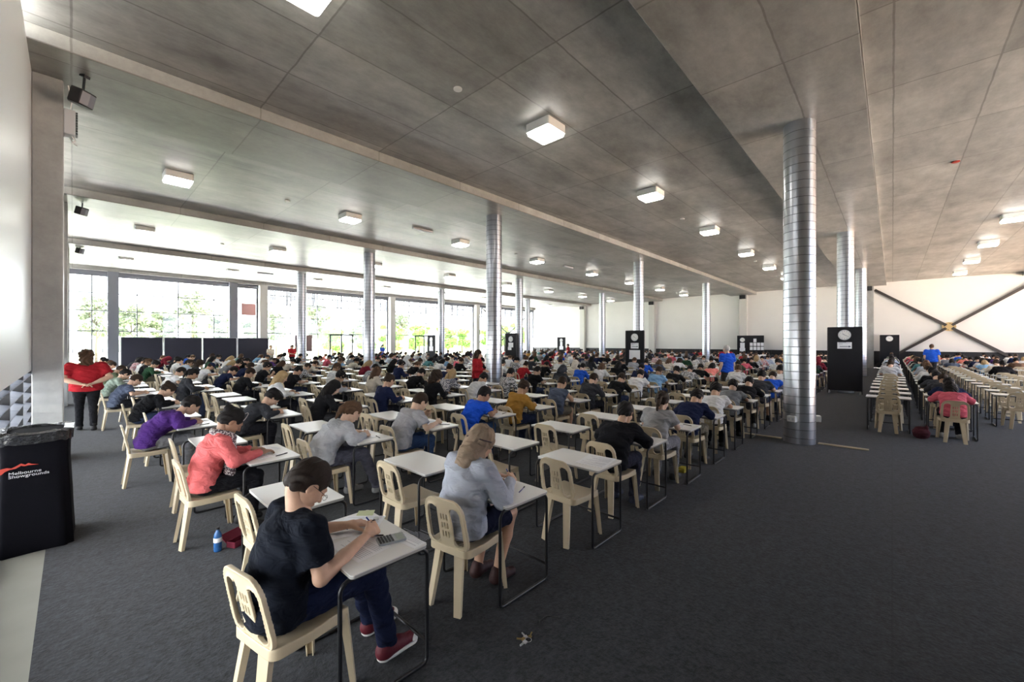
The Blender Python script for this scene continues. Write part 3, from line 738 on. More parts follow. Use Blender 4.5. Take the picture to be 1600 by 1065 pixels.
def tree(px, topy, Y, w, kind, label):
    k = (px - 800) / 638.6; c, s = math.cos(YAW), math.sin(YAW)
    X = Y * (c + k * s) / (s - k * c); d = c * X + s * Y; ztop = 1.9 + (534.4 - topy) * d / 638.6
    h0 = 9.0 if kind == 0 else 5.0
    src = random.choice(crowns if kind == 0 else shr)
    o = empty('tree', (X, Y, -0.13), random.uniform(0, 6.28)); sc = (ztop + .13) / h0; o.scale = (sc * w, sc * w, sc)
    tag(o, label=label, cat='tree', group='trees beyond the glazing')
    link('crown', src, o)
    m = MB().tube([(0, 0, 0), (0.08, 0.03, h0 * .35), (0.0, 0.1, h0 * .75)], [0.16, 0.11, 0.04], 8)
    for q in range(5):
        a = q * 1.3; m.tube([(0.05, 0.03, h0 * (.3 + .06 * q)), (0.9 * math.cos(a), 0.9 * math.sin(a), h0 * (.5 + .07 * q))], [0.06, 0.02], 6)
    m.build('trunk', M_BARK, o)
tr = [(150, 448, 58, 1.0), (205, 468, 64, 1.1), (252, 486, 66, 1.6), (302, 456, 60, 1.0), (345, 492, 66, 1.2), (393, 500, 66, 1.0), (432, 480, 62, 1.1), (498, 476, 60, 1.0), (628, 482, 64, 0.9), (560, 500, 68, 1.3)]
for n_, a in enumerate(tr): tree(*a[:3], a[3], 0, ['tall pale gum tree by the left edge of the glazing', 'grey-green tree second from the left outside the glazing', 'broad low grey-green tree behind the second navy screen', 'tallest tree standing above the third navy screen', 'low tree right of the tallest tree outside', 'low tree seen behind the pink sign bay', 'tree outside just right of the concrete window pier', 'tree outside between two round columns left of centre', 'thin tall tree outside behind the bright green bushes', 'low grey tree behind the bright green bushes'][n_])
bs = [(520, 508, 52), (572, 512, 54), (612, 505, 52), (655, 503, 54), (700, 506, 56), (722, 510, 60), (790, 503, 62), (815, 506, 66), (760, 512, 66)]
for n_, a in enumerate(bs): tree(*a, 1.3, 1, '%s bright green bushy tree beyond the glass, counted from the navy screens' % ORD[n_])
o = empty('grandstand', (8, 118, -0.13)); tag(o, label='low pale grandstand building far across the lawn at left', cat='building')
MB().box(-14, 14, -3, 3, 0, 2.6).build('body', M_WHITE, o)
MB().prism([(-15, -4.5), (15, -4.5), (15, 3.5), (-15, 3.5)], 3.4, 3.7).build('roof', M_LIGHTFRAME, o)
m = MB()
for k in range(15): m.box(-14 + 2 * k - .05, -14 + 2 * k + .05, -4.2, -4.1, 0, 3.4)
m.build('posts', M_GREYSTEEL, o)
# ---------------------------------------------------------------- people
def V3(*a): return np.array(a, float)
def rotm(pitch, yaw, roll=0):
    return np.array(Euler((math.radians(roll), math.radians(pitch), math.radians(yaw)), 'XYZ').to_matrix())
def pose(L=0.3, pitch=38, yaw=0, roll=0, we=((.0, .0, .0), (.0, .0, .0)), wr=((0, 0, 0), (0, 0, 0)), hands=('flat', 'write'), knee=(0, 0), tilt=0.0, feet=((0, 0), (0, 0)), side=0.0, hx=0.0, hz=0.0, slim=1.0):
    """joints in metres, origin on the floor under the middle of the chair, facing +x; index 0 = left (+y)"""
    p = dict(slim=slim, hands=hands)
    p['pel'] = V3(-.045, 0, .545); p['waist'] = V3(-.058 + .06 * L, side * .3, .71 - .02 * L); p['chest'] = V3(-.04 + .19 * L, side * .7, .88 - .08 * L)
    p['nb'] = V3(-.015 + .28 * L, side, 1.035 - .13 * L)
    p['hc'] = p['nb'] + V3(.085 + .05 * L + hx, side * .3, .135 - .05 * L + hz)
    p['R'] = rotm(pitch, yaw, roll)
    p['sh'] = [p['nb'] + V3(-.02, s * .165 * slim, -.055 + tilt * s) for s in (1, -1)]
    p['el'] = [V3(.06 + .2 * L, s * .265, .755) + V3(*we[i]) for i, s in enumerate((1, -1))]
    p['wr'] = [V3(.315 + .13 * L, s * .135, .762) + V3(*wr[i]) for i, s in enumerate((1, -1))]
    p['hip'] = [V3(-.04, s * .09, .54) for s in (1, -1)]
    p['kn'] = [V3(.36 + knee[i], s * .115, .53) for i, s in enumerate((1, -1))]
    p['an'] = [V3(.30 + feet[i][0], s * .12 + feet[i][1], .10) for i, s in enumerate((1, -1))]
    return p
def TH(p, q): return p['hc'] + p['R'] @ (np.array(q, float) * 1.09)
HSC = 1.09
def head_prims():
    R = np.eye(3); T = lambda *q: V3(*q)
    o = [Ell(T(-.012, 0, .028), (.094, .076, .088), R, k=.01), Ell(T(.018, 0, -.03), (.070, .061, .085), R, k=.02), Ell(T(.038, 0, -.083), (.042, .040, .034), R, k=.02),
         Cap(T(.080, -.028, .022), T(.080, .028, .022), .011, k=.012)]
    for s in (1, -1):
        o.append(Ell(T(.094, s * .030, .002), (.010, .014, .010), R, k=.008, sub=True))
        o.append(Ell(T(.056, s * .040, -.030), (.025, .018, .022), R, k=.02))
        o.append(Ell(T(-.008, s * .076, -.008), (.017, .008, .030), R @ rotm(12, -s * 18), k=.004))
        o.append(Ell(T(.000, s * .083, -.004), (.009, .005, .016), R, k=.003, sub=True))
        o.append(Ell(T(.080, s * .030, .001), (.0115, .0125, .0115), R, k=.002))
    o += [Cap(T(.087, 0, .006), T(.106, 0, -.030), .007, .011, k=.008), Cap(T(.094, -.012, -.034), T(.094, .012, -.034), .008, k=.006),
          Cap(T(.085, -.020, -.058), T(.085, .020, -.058), .0065, k=.005), Cap(T(.083, -.017, -.067), T(.083, .017, -.067), .007, k=.005),
          Cap(T(.094, -.022, -.0625), T(.094, .022, -.0625), .002, k=.003, sub=True)]
    return o
HEADC = {}
def head_vf(h):
    h = round(h, 4)
    if h not in HEADC: v, f = polygonise(head_prims(), h); HEADC[h] = (v * HSC, f)
    return HEADC[h]
def hand_prims(w, e, kind, s):
    """w wrist, e elbow; s=+1 left, -1 right (thumb points inward)"""
    h = w - e; h[2] *= 0.3; h = h / np.linalg.norm(h)
    if kind != 'hold': h = h + V3(.25, 0, 0); h /= np.linalg.norm(h)
    up = V3(0, 0, 1.0); side = np.cross(h, up); side /= np.linalg.norm(side)   # to the right of the hand direction
    t = side * s                                  # thumb side: inward (left hand -> right)
    n = -np.cross(side, h) * 0 - up
    roll = {'flat': 0, 'write': 55, 'hold': 30, 'fist': 70}[kind]
    a = math.radians(roll)
    t2 = t * math.cos(a) + up * math.sin(a); n2 = -up * math.cos(a) + t * math.sin(a)
    t, n = t2, n2
    curl = {'flat': (14, 20, 14), 'write': (48, 58, 34), 'hold': (55, 60, 30), 'fist': (60, 75, 40)}[kind]
    lift = up * {'flat': 0.0, 'write': .008, 'hold': .015, 'fist': .01}[kind]
    w = w + lift; o = []
    o.append(Cap(w - h * .01, w + h * .03 , .024, .026, k=.015, flat=None))
    for q in range(4):
        off = (-.028 + .0185 * q)
        o.append(Cap(w + h * .015 + t * off * .6, w + h * .078 + t * off, .0155, .0125, k=.010))
    for q, ln in enumerate((.78, .95, 1.0, .93)):
        off = -.030 + .0200 * q; b = w + h * (.082 - .004 * abs(q - 2)) + t * off * 1.05; ang = 0
        for c_, l_, r0, r1 in zip(curl, (.040, .026, .021), (.0098, .0088, .0080), (.0090, .0080, .0070)):
            ang += math.radians(c_ + (3 - q) * 3); dr = h * math.cos(ang) + n * math.sin(ang) + t * off * 0.8
            e2 = b + dr * l_ * ln; o.append(Cap(b, e2, r0, r1, k=.0035)); b = e2
    b = w + h * .018 + t * .022
    d1 = h * .72 + t * .62 + n * .25; d1 /= np.linalg.norm(d1); e1 = b + d1 * .042
    o.append(Cap(b, e1, .0155, .0115, k=.010))
    d2 = h * .9 + t * (.05 if kind != 'flat' else .35) + n * .35; d2 /= np.linalg.norm(d2); e2 = e1 + d2 * .030; o.append(Cap(e1, e2, .0110, .0095, k=.004))
    e3 = e2 + (d2 + n * .2) * .022; o.append(Cap(e2, e3, .0095, .0080, k=.003))
    return o, (w + h * .10 + n * .03 + t * .01), h, t, n
def body_vf(p, h, legs='hidden', hh=None, hd=None):
    sl = p['slim']; o = [Cap(p['pel'], p['waist'], .105 * sl, .095 * sl, k=.03, flat=(1, .68, 1)), Cap(p['waist'], p['chest'], .095 * sl, .105 * sl, k=.03, flat=(1, .68, 1)),
         Cap(p['chest'], p['nb'] + V3(0, 0, -.05), .10 * sl, .06, k=.03, flat=(1, .72, 1)), Cap(p['sh'][0], p['sh'][1], .045, k=.03),
         Cap(p['nb'] + V3(-.01, 0, -.05), TH(p, (-.035, 0, -.05)), .056 * sl, .052, k=.03)]
    for i in (0, 1):
        o += [Cap(p['sh'][i], p['el'][i], .046 * sl, .036 * sl, k=.02), Cap(p['el'][i], p['el'][i] * .55 + p['wr'][i] * .45, .038 * sl, .037 * sl, k=.012), Cap(p['el'][i] * .55 + p['wr'][i] * .45, p['wr'][i], .037 * sl, .0235, k=.012)]
        if legs == 'bare': o += [Cap(p['hip'][i], p['kn'][i], .078, .058, k=.02), Cap(p['kn'][i], p['kn'][i] * .6 + p['an'][i] * .4, .054, .056, k=.02), Cap(p['kn'][i] * .6 + p['an'][i] * .4, p['an'][i], .056, .036, k=.02), Cap(p['an'][i] + V3(0, 0, -.02), p['an'][i] + V3(.1, 0, -.06), .035, .025, k=.02)]
        else: o += [Cap(p['hip'][i], p['kn'][i], .07, .05, k=.02), Cap(p['kn'][i], p['an'][i] + V3(0, 0, -.03), .048, .034, k=.02)]
    vf = [polygonise(o, h)]; hv, hf = head_vf(hd or h * .55); vf.append((hv @ p['R'].T + p['hc'], hf))
    for i, s in ((0, 1), (1, -1)):
        hp = hand_prims(p['wr'][i], p['el'][i], p['hands'][i], s)[0]
        vf.append(polygonise(hp, hh or h * .45))
    return join_vf(vf)
def top_vf(p, h, sleeve='short', hood=False, loose=0.0, collar=False, hem=.50, ph=0.0, noise=.0055):
    sl = p['slim']; a = .022 + loose
    pd = p['pel'] + V3(-.005, 0, -.015)
    o = [Cap(pd, p['waist'], .112 * sl + a, .098 * sl + a, k=.04, flat=(1, .69, 1)), Cap(p['waist'], p['chest'], .098 * sl + a, .108 * sl + a, k=.04, flat=(1, .69, 1)),
         Cap(p['chest'], p['nb'] + V3(-.01, 0, -.065), .104 * sl + a, .055 + a, k=.04, flat=(1, .72, 1)), Cap(p['sh'][0], p['sh'][1], .048 + a * .6, k=.04)]
    for i, s in enumerate((1, -1)):
        sh, el, wr = p['sh'][i], p['el'][i], p['wr'][i]
        if sleeve == 'tank': continue
        if sleeve == 'short':
            e = sh + (el - sh) * .72; o.append(Cap(sh, e + (el - sh) * .2, .050 * sl + a, .046 * sl + a + .006, k=.03, cut=[(e, el - sh)]))
        else:
            o.append(Cap(sh, el, .048 * sl + a, .041 * sl + a * .8, k=.03)); e = wr + (el - wr) * .06
            o.append(Cap(el, wr, .042 * sl + a * .8, .030 + a * .35, k=.02, cut=[(e, wr - el)]))
            o.append(Cap(e + (el - wr) * .12, e + (el - wr) * .06, .034 + a * .25, k=.006))
    if hood:
        b = p['nb'] + V3(-.065, 0, .0)
        o += [Ell(b + V3(-.015, 0, -.035), (.055, .115, .065), rotm(25, 0), k=.02), Cap(b + V3(.02, .085, .01), b + V3(.09, .06, -.01), .026, k=.02), Cap(b + V3(.02, -.085, .01), b + V3(.09, -.06, -.01), .026, k=.02)]
    if collar: o += [Cap(p['nb'] + V3(-.04, .045, .0), p['nb'] + V3(-.04, -.045, .0), .03, k=.012), Cap(p['nb'] + V3(-.03, .055, 0), p['nb'] + V3(.05, .04, -.03), .022, k=.01), Cap(p['nb'] + V3(-.03, -.055, 0), p['nb'] + V3(.05, -.04, -.03), .022, k=.01)]
    o.append(Ell(p['pel'] + V3(-.005, 0, -.01), V3(.125, .185, .115) * (sl * .5 + .5) + loose, k=.03))
    cut = [(V3(0, 0, hem), V3(0.15, 0, -1))]
    o.append(Cap(p['nb'] + (p['hc'] - p['nb']) * .18 + V3(0, 0, -.0), p['nb'] + (p['hc'] - p['nb']) * .8, .051, .057, k=.008, sub=True))
    return polygonise(o, h, wrinkle(noise, ph=ph), cut)
def trousers_vf(p, h, short=False, a=.010, ph=0.0, skirt=False):
    o = [Ell(p['pel'] + V3(.0, 0, -.02), (.122, .172, .095), k=.04), Cap(p['pel'] + V3(0, 0, .0), p['waist'] + V3(0, 0, -.08), .104, .096, k=.04, flat=(1, .68, 1))]
    for i in (0, 1):
        hp, kn, an = p['hip'][i], p['kn'][i], p['an'][i]
        if short: e = hp + (kn - hp) * .86; o.append(Cap(hp, kn, .086 + a, .075 + a, k=.03, cut=[(e, kn - hp)]))
        else:
            o += [Cap(hp, kn, .084 + a, .062 + a, k=.03), Cap(kn, kn * .5 + an * .5, .062 + a, .054 + a, k=.015), Cap(kn * .5 + an * .5, an + V3(0, 0, -.03), .054 + a, .048 + a, k=.015, cut=[(an + V3(0, 0, -.02), V3(0, 0, -1))])]
    if skirt: o.append(Box((.12, 0, .53), (.24, .19, .085), .07, k=.03))
    cut = [(V3(0, 0, .437), V3(0, 0, -1))] if False else None
    return polygonise(o, h, wrinkle(.0045, ph=ph + 2), cut)
def shoe_vf(p, i, h):
    an = p['an'][i]; hi = -1 if i else 1
    a = V3(an[0] - .025, an[1], .045); b = V3(an[0] + .155, an[1] + .012 * hi, .034)
    return polygonise([Cap(a, b, .042, .036, k=.02, cut=[(V3(0, 0, .014), V3(0, 0, -1))]), Cap(an + V3(-.01, 0, -.005), a, .045, .04, k=.03), Cap(a, (a + b) / 2 + V3(0, 0, .02), .042, .034, k=.03)], h, None, [(V3(0, 0, .014), V3(0, 0, -1))])
def sole_vf(p, i, h):
    an = p['an'][i]; hi = -1 if i else 1
    a = V3(an[0] - .025, an[1], .02); b = V3(an[0] + .16, an[1] + .012 * hi, .02)
    return polygonise([Cap(a, b, .046, .043, k=.01, cut=[(V3(0, 0, .026), V3(0, 0, 1)), (V3(0, 0, .002), V3(0, 0, -1))])], h)
def hair_vf(style, h, ph=0.0):
    I = None
    face = [Ell((.105, 0, -.030), (.072, .072, .088), I, k=.012, sub=True), Box((.06, 0, -.12), (.12, .12, .075), .03, k=.02, sub=True)]
    neckcut = [Box((-.02, 0, -.125), (.2, .2, .06), .02, k=.02, sub=True)]
    o = [Ell((-.016, 0, .033), (.101, .083, .095), I, k=.02), Ell((-.045, 0, -.015), (.068, .074, .075), I, k=.03)]
    ears = [Ell((.012, s * .082, -.012), (.022, .02, .036), I, k=.01, sub=True) for s in (1, -1)]
    am, fr = .0045, 75
    if style == 'short': o += face + neckcut + ears
    elif style == 'crop': o = [Ell((-.014, 0, .032), (.0985, .081, .0925), I, k=.02), Ell((-.04, 0, -.015), (.066, .071, .07), I, k=.03)] + face + neckcut + ears; am = .0015
    elif style == 'messy': o += [Ell((.03, 0, .085), (.07, .075, .045), I, k=.02), Ell((-.05, 0, .05), (.085, .088, .08), I, k=.02)] + face + neckcut; am = .007; fr = 60
    elif style == 'curly': o = [Ell((-.02, 0, .04), (.122, .112, .112), I, k=.02), Ell((-.05, 0, -.05), (.09, .105, .10), I, k=.03), Ell((-.05, 0, -.13), (.07, .10, .08), I, k=.03)] + [face[0]]; am = .010; fr = 55
    elif style == 'pony': o += [Ell((-.105, 0, .035), (.032, .028, .030), I, k=.012), Cap((-.115, 0, .03), (-.135, .0, -.05), .026, .030, k=.015), Cap((-.135, 0, -.05), (-.11, .01, -.17), .030, .012, k=.015)] + face + neckcut[:0] + ears
    elif style == 'bun': o += [Ell((-.095, 0, .075), (.042, .040, .040), I, k=.012)] + face + neckcut + ears; am = .003
    elif style == 'long': o += [Ell((-.055, 0, -.07), (.070, .092, .12), I, k=.03), Cap((-.06, .05, -.12), (-.05, .06, -.24), .045, .025, k=.03), Cap((-.06, -.05, -.12), (-.05, -.06, -.24), .045, .025, k=.03), Cap((-.075, 0, -.1), (-.085, 0, -.26), .05, .03, k=.03), Ell((.01, .075, -.05), (.035, .016, .09), I, k=.02), Ell((.01, -.075, -.05), (.035, .016, .09), I, k=.02)] + [face[0]]; am = .004
    elif style == 'bob': o += [Ell((-.035, 0, -.035), (.080, .094, .090), I, k=.03)] + [face[0]] + [Box((0, 0, -.17), (.2, .2, .06), .02, k=.02, sub=True)]
    elif style == 'hood': o = [Ell((-.02, 0, .03), (.128, .108, .118), I, k=.02), Ell((-.06, 0, -.07), (.095, .105, .10), I, k=.04), Cap((-.07, 0, -.1), (-.08, 0, -.17), .09, .08, k=.04), Ell((.12, 0, -.03), (.10, .068, .085), I, k=.015, sub=True)]; am = .002; fr = 30
    elif style == 'cap': o = [Ell((-.012, 0, .045), (.104, .086, .085), I, k=.01, cut=[((0, 0, .030), (0, 0, -1))]), Box((.12, 0, .036), (.055, .062, .006), .006, k=.01)]; am = 0.0005
    def fn(P):
        x, y, z = P[..., 0], P[..., 1], P[..., 2]
        return (am * (np.sin(fr * y + 4 * np.sin(20 * z + ph)) * np.sin(fr * .5 * (x + z) + ph) + .6 * np.sin(fr * 1.9 * y + 7 * np.sin(fr * .3 * z)))).astype(np.float32)
    return polygonise(o, h, fn)
HAIRM = {}
def hair_mesh(style, h=.0065, variant=0):
    k = (style, h, variant)
    if k not in HAIRM: HAIRM[k] = raw_mesh('hair_' + style, *hair_vf(style, h, variant * 1.7), M_FABRIC if style in ('hood', 'cap') else M_HAIR)
    return HAIRM[k]
SKINS = [(.62, .40, .28), (.55, .34, .23), (.70, .47, .35), (.36, .21, .13), (.46, .28, .18)]
BLACKH = (.012, .010, .010); DARKB = (.03, .018, .012); BROWN = (.09, .05, .028); BLOND = (.36, .25, .13)
def setc(o, c): o.color = (*c, 1); return o
def head_matrix(p): return Matrix.Translation(Vector(p['hc'])) @ Matrix(p['R'].tolist()).to_4x4() @ Matrix.Scale(HSC, 4)
class Variant:
    def __init__(s, p, h=.013, legs='hidden', fine=None):
        s.p = p; s.h = h; s.c = {}; s.legs = legs; s.fine = fine
    def get(s, what, **k):
        key = (what,) + tuple(sorted(k.items()))
        if key in s.c: return s.c[key]
        p, h = s.p, s.h
        if what == 'body': v = body_vf(p, h, s.legs, hh=s.fine, hd=s.fine and s.fine * 1.3); m = M_SKIN
        elif what == 'top': mm = k.pop('mat', M_FABRIC); v = top_vf(p, h, **k); m = mm
        elif what == 'trousers': v = trousers_vf(p, h, **k); m = M_FABRIC
        elif what == 'shoe': v = shoe_vf(p, k['i'], h * .8); m = M_SHOE
        elif what == 'sole': v = sole_vf(p, k['i'], h * .7); m = M_SOLE
        s.c[key] = raw_mesh(what, *v, m); return s.c[key]
def build_person(v, loc, rz, label, group, top=(.02, .02, .03), sleeve='short', hood=False, legc=(.02, .025, .05), shorts=False, shoes=(.02, .02, .02), skin=SKINS[0], hair='short', hairc=BLACKH, topname=None, flip=False, hairh=.0075, hv=0, matt=None, collar=False, loose=0.0, ph=0.0, soles=False):
    p = v.p
    o = link('person', v.get('body'), None, loc, (0, 0, rz)); setc(o, skin)
    if flip: o.scale = (1, -1, 1)
    tag(o, label=label, cat='person', group=group)
    kw = dict(sleeve=sleeve, hood=hood, collar=collar, loose=loose, ph=ph)
    if matt: kw['mat'] = matt
    tn = topname or ('hoodie' if hood else {'short': 't_shirt', 'long': 'sweater', 'tank': 'tank_top'}[sleeve])
    t = setc(link(tn, v.get('top', **kw), o), top)
    setc(link('shorts' if shorts else 'trousers', v.get('trousers', short=shorts), o), legc)
    for i in (0, 1):
        sh = setc(link('shoe', v.get('shoe', i=i), o), shoes)
        if soles: link('sole', v.get('sole', i=i), sh)
    hm = link({'hood': 'raised_hood', 'cap': 'baseball_cap'}.get(hair, 'hair'), hair_mesh(hair, hairh, hv), o); hm.matrix_local = head_matrix(p); setc(hm, top if hair == 'hood' else hairc)
    if hair == 'cap':
        h2 = link('hair', hair_mesh('crop', hairh), o); h2.matrix_local = head_matrix(p); setc(h2, DARKB)
    return o
# ---------------------------------------------------------------- chairs and desks
class Fn:
    def __init__(s, lo, hi, f, k=.004): s.lo = np.array(lo, float); s.hi = np.array(hi, float); s.f = f; s.k = k; s.sub = False; s.cut = None
    def box(s): return s.lo, s.hi
    def d(s, P): return s.f(P)
def rbox2(a, b, ha, hb, r):
    qa = np.abs(a) - (ha - r); qb = np.abs(b) - (hb - r)
    return np.hypot(np.maximum(qa, 0), np.maximum(qb, 0)) + np.minimum(np.maximum(qa, qb), 0) - r
def back_fn(P):
    x, y, z = P[..., 0], P[..., 1], P[..., 2]
    cx = -.195 - .075 * np.clip((z - .42) / .38, 0, 1.05) + .16 * y * y * 1.2      # leaning, curved around the sitter
    zc = .605; w = .198 - .02 * np.clip((z - .45) / .35, 0, 1)
    s = rbox2(y / w * .19, z - zc, .19, .195, .10)
    ay = np.abs(y)
    # side openings, arched at the top
    oy = ay - .110 ; ow = .046
    hole = rbox2(oy + .010 * np.clip((z - .6) / .15, 0, 1), z - .596, ow, .142, .042)
    s = np.maximum(s, -hole)
    # three columns of three slots in the splat
    zz = np.abs(((z - .530) / .066) - np.clip(np.round((z - .530) / .066), 0, 2)) * .066
    for yc in (-.027, 0, .027):
        s = np.maximum(s, -rbox2(y - yc, zz, .0048, .023, .0045))
    rim = np.exp(-(np.minimum(np.abs(s), .03) / .014) ** 2) * .006 * ((ay > .065) | (z > .74))
    t = np.abs(x - cx) - (.0065 + rim)
    return np.maximum(s, t)
def seat_fn(P):
    x, y, z = P[..., 0], P[..., 1], P[..., 2]
    top = .440 + .010 * (y / .2) ** 2 - .012 * np.exp(-((x + .02) / .13) ** 2) - .02 * np.clip((x - .15) / .06, 0, 1) ** 2
    w = .205 - .015 * np.clip((.0 - x) / .2, 0, 1)
    s = rbox2(x, y / w * .205, .212, .205, .05)
    outer = np.maximum(s, np.maximum(z - top, (.385 - z)))
    inner = np.maximum(s + .010, z - (top - .009))
    d = np.maximum(outer, -inner)
    for q in range(7):
        yc = -.09 + .03 * q
        d = np.maximum(d, -np.maximum(rbox2(x + .115, y - yc, .042, .0045, .004), np.abs(z - .43) - .03))
    return d
def leg_mesh(top, bot, w0, w1, d0, d1, inward, name):
    """channel-section moulded leg; the open side faces `inward`"""
    m = MB(); N = 7; prof = []
    ux = Vector(inward).normalized(); uy = Vector((0, 0, 1)).cross(ux)
    for i in range(N):
        t = i / (N - 1); c = Vector(top).lerp(Vector(bot), t); w = w0 + (w1 - w0) * t; d = d0 + (d1 - d0) * t; th = .006
        pts = [(0, -w / 2), (0, w / 2), (d, w / 2), (d, w / 2 - th), (th, w / 2 - th), (th, -w / 2 + th), (d, -w / 2 + th), (d, -w / 2)]
        prof.append([c + ux * a + uy * b for a, b in pts])
    vs = [v for r in prof for v in r]; fs = []
    for i in range(N - 1):
        fs += [(i * 8 + j, (i + 1) * 8 + j, (i + 1) * 8 + (j + 1) % 8, i * 8 + (j + 1) % 8) for j in range(8)]
    fs += [tuple(range(8)), tuple((N - 1) * 8 + j for j in range(8))[::-1]]
    m.add(vs, fs); return m.mesh(name, M_CHAIR)
CH_SEAT = raw_mesh('seat', *polygonise([Fn((-.22, -.21, .38), (.22, .21, .46), seat_fn)], .0055), M_CHAIR)
CH_BACK = raw_mesh('backrest', *polygonise([Fn((-.30, -.21, .40), (-.17, .21, .81), back_fn)], .0046), M_CHAIR)
LEGS = [((-.200, .095, .43), (-.262, .135, 0), .070, .052, .035, .026, (1, -.25, 0)), ((-.200, -.095, .43), (-.262, -.135, 0), .070, .052, .035, .026, (1, .25, 0)),
        ((.198, .185, .415), (.232, .212, 0), .062, .040, .04, .028, (-.75, -.65, 0)), ((.198, -.185, .415), (.232, -.212, 0), .062, .040, .04, .028, (-.75, .65, 0))]
CH_LEG = [leg_mesh(*a, 'leg') for a in LEGS]
def make_chair():
    o = empty('plastic_chair', (0, 0, 0))
    link('seat', CH_SEAT, o); link('backrest', CH_BACK, o)
    for m in CH_LEG: link('leg', m, o)
    return o
def mesh_vf(me):
    v = np.empty(len(me.vertices) * 3, np.float32); me.vertices.foreach_get('co', v); return v.reshape(-1, 3), [tuple(p.vertices) for p in me.polygons]
def merged(name, items, mats):
    V = []; F = []; MI = []; o = 0
    for me, mi in items:
        v, f = mesh_vf(me); V += v.tolist(); F += [tuple(i + o for i in q) for q in f]; MI += [mi] * len(f); o += len(v)
    me = bpy.data.meshes.new(name); me.from_pydata(V, [], F)
    for m in mats: me.materials.append(m)
    me.polygons.foreach_set('material_index', MI); me.polygons.foreach_set('use_smooth', [True] * len(F)); me.update(); return me
CH_MID = merged('plastic_chair', [(raw_mesh('s', *polygonise([Fn((-.22, -.21, .38), (.22, .21, .46), seat_fn)], .010), M_CHAIR), 0), (raw_mesh('b', *polygonise([Fn((-.30, -.21, .40), (-.17, .21, .81), back_fn)], .0085), M_CHAIR), 0)] + [(m, 0) for m in CH_LEG], [M_CHAIR])

# desk: local x 0 (sitter's edge) .. 0.46, y -0.36 .. 0.36
def tube_loop():
    r = .055; x0, x1, z0, z1 = -.045, .475, .012, .690; pts = []
    for cx, cz, a in ((x1 - r, z1 - r, 0), (x0 + r, z1 - r, 90), (x0 + .03, z0 + .03, 180), (x1 - .03, z0 + .03, 270)):
        rr = r if a < 180 else .03
        pts += [(cx + rr * math.cos(math.radians(a + 18 * i)), cz + rr * math.sin(math.radians(a + 18 * i))) for i in range(6)]
    return pts
m = MB(); m.prism(rrect(0, .46, -.36, .36, .02), .700, .7185)
TOP_EDGE = m
m = MB(); m.mi = 1; m.prism(rrect(.001, .459, -.359, .359, .02), .700, .7155); m.mi = 0; m.prism(rrect(0, .46, -.36, .36, .02), .7156, .7205)
DK_TOP = m.mesh('tabletop', [M_DESK, M_DESKEDGE])
DK_LOOP = [MB().tube([(x, s * .33, z) for x, z in tube_loop()], .0115, 8, closed=True).mesh('leg_frame', M_BLACK, True) for s in (1, -1)]
DK_BAR = MB().tube([(.475, -.33, .125), (.475, .33, .125)], .010, 8).mesh('crossbar', M_BLACK, True)
DK_BAR2 = MB().tube([(.06, -.33, .690), (.06, .33, .690)], .010, 8).tube([(.42, -.33, .690), (.42, .33, .690)], .010, 8).mesh('top_rails', M_BLACK, True)
def make_desk():
    o = empty('exam_desk', (0, 0, 0)); link('tabletop', DK_TOP, o)
    for q in DK_LOOP: link('leg_frame', q, o)
    link('crossbar', DK_BAR, o); link('top_rail', DK_BAR2, o); return o
DK_MID = merged('exam_desk', [(DK_TOP, 0), (DK_LOOP[0], 1), (DK_LOOP[1], 1), (DK_BAR, 1)], [M_DESK, M_BLACK])
chair_proto = desk_proto = None
# ---------------------------------------------------------------- seating plan
cY, sY = math.cos(YAW), math.sin(YAW)
def proj(x, y, z=0.8):
    d = cY * x + sY * y; r = sY * x - cY * y
    return (800 + 638.6 * r / d, 534.4 - 638.6 * (z - 1.9) / d, d) if d > 0.3 else (9999, 9999, d)
LINE = lambda j: 'by the open aisle' if j == 0 else '%s line from the open aisle' % ORD[j]
def where(s):
    if s['b'] == 'L': return '%s row from near end, %s' % (ORD[s['i']], 'line beside the aisle' if s['j'] == 0 else '%s line in' % ORD[s['j']])
    return '%s row of right-hand block, %s line in' % (ORD[s['i']], ORD[s['j']])
NUDGE = {(0, 2): .20, (1, 2): .14, (3, 2): .10, (0, 4): -.01, (0, 6): .12}
seats = []
R5 = random.Random(11)
for i in range(33):
    for j in range(22):
        x = .71 + 1.165 * i; y = 2.35 + 2.55 * (j // 2) + 1.07 * (j % 2)
        bad = any(abs(x + .15 - (X0 + SX * a)) < .75 and abs(y - (Y0 + SY * b)) < .68 for a in range(3) for b in range(1, 4))
        bad |= any(abs(x + .2 - bx) < .75 and abs(y - by) < .95 for bx, by in ((19.5, 9.6), (19.2, 17.95), (18.9, 26.1), (34.9, 25.4), (39.3, 8.85)))
        if bad: continue
        near = i < 9 and j < 12
        if (i, j) in ((1, 1), (2, 0), (2, 1), (4, 1), (2, 5), (1, 6), (1, 7), (0, 5), (0, 3), (1, 3), (1, 5), (2, 7), (3, 7)): occ = False
        elif j % 2 == 0: occ = True if (i < 12 and j < 6) else R5.random() < .9
        else: occ = R5.random() < (.0 if j < 5 and i < 9 else .12 if near else .42)
        x += NUDGE.get((i, j), 0) + R5.uniform(-.02, .02); y += R5.uniform(-.02, .02)
        seats.append(dict(b='L', i=i, j=j, x=x, y=y, occ=occ))
RY = [.05, -.87, -2.05, -2.97, -4.15, -5.07, -6.25]
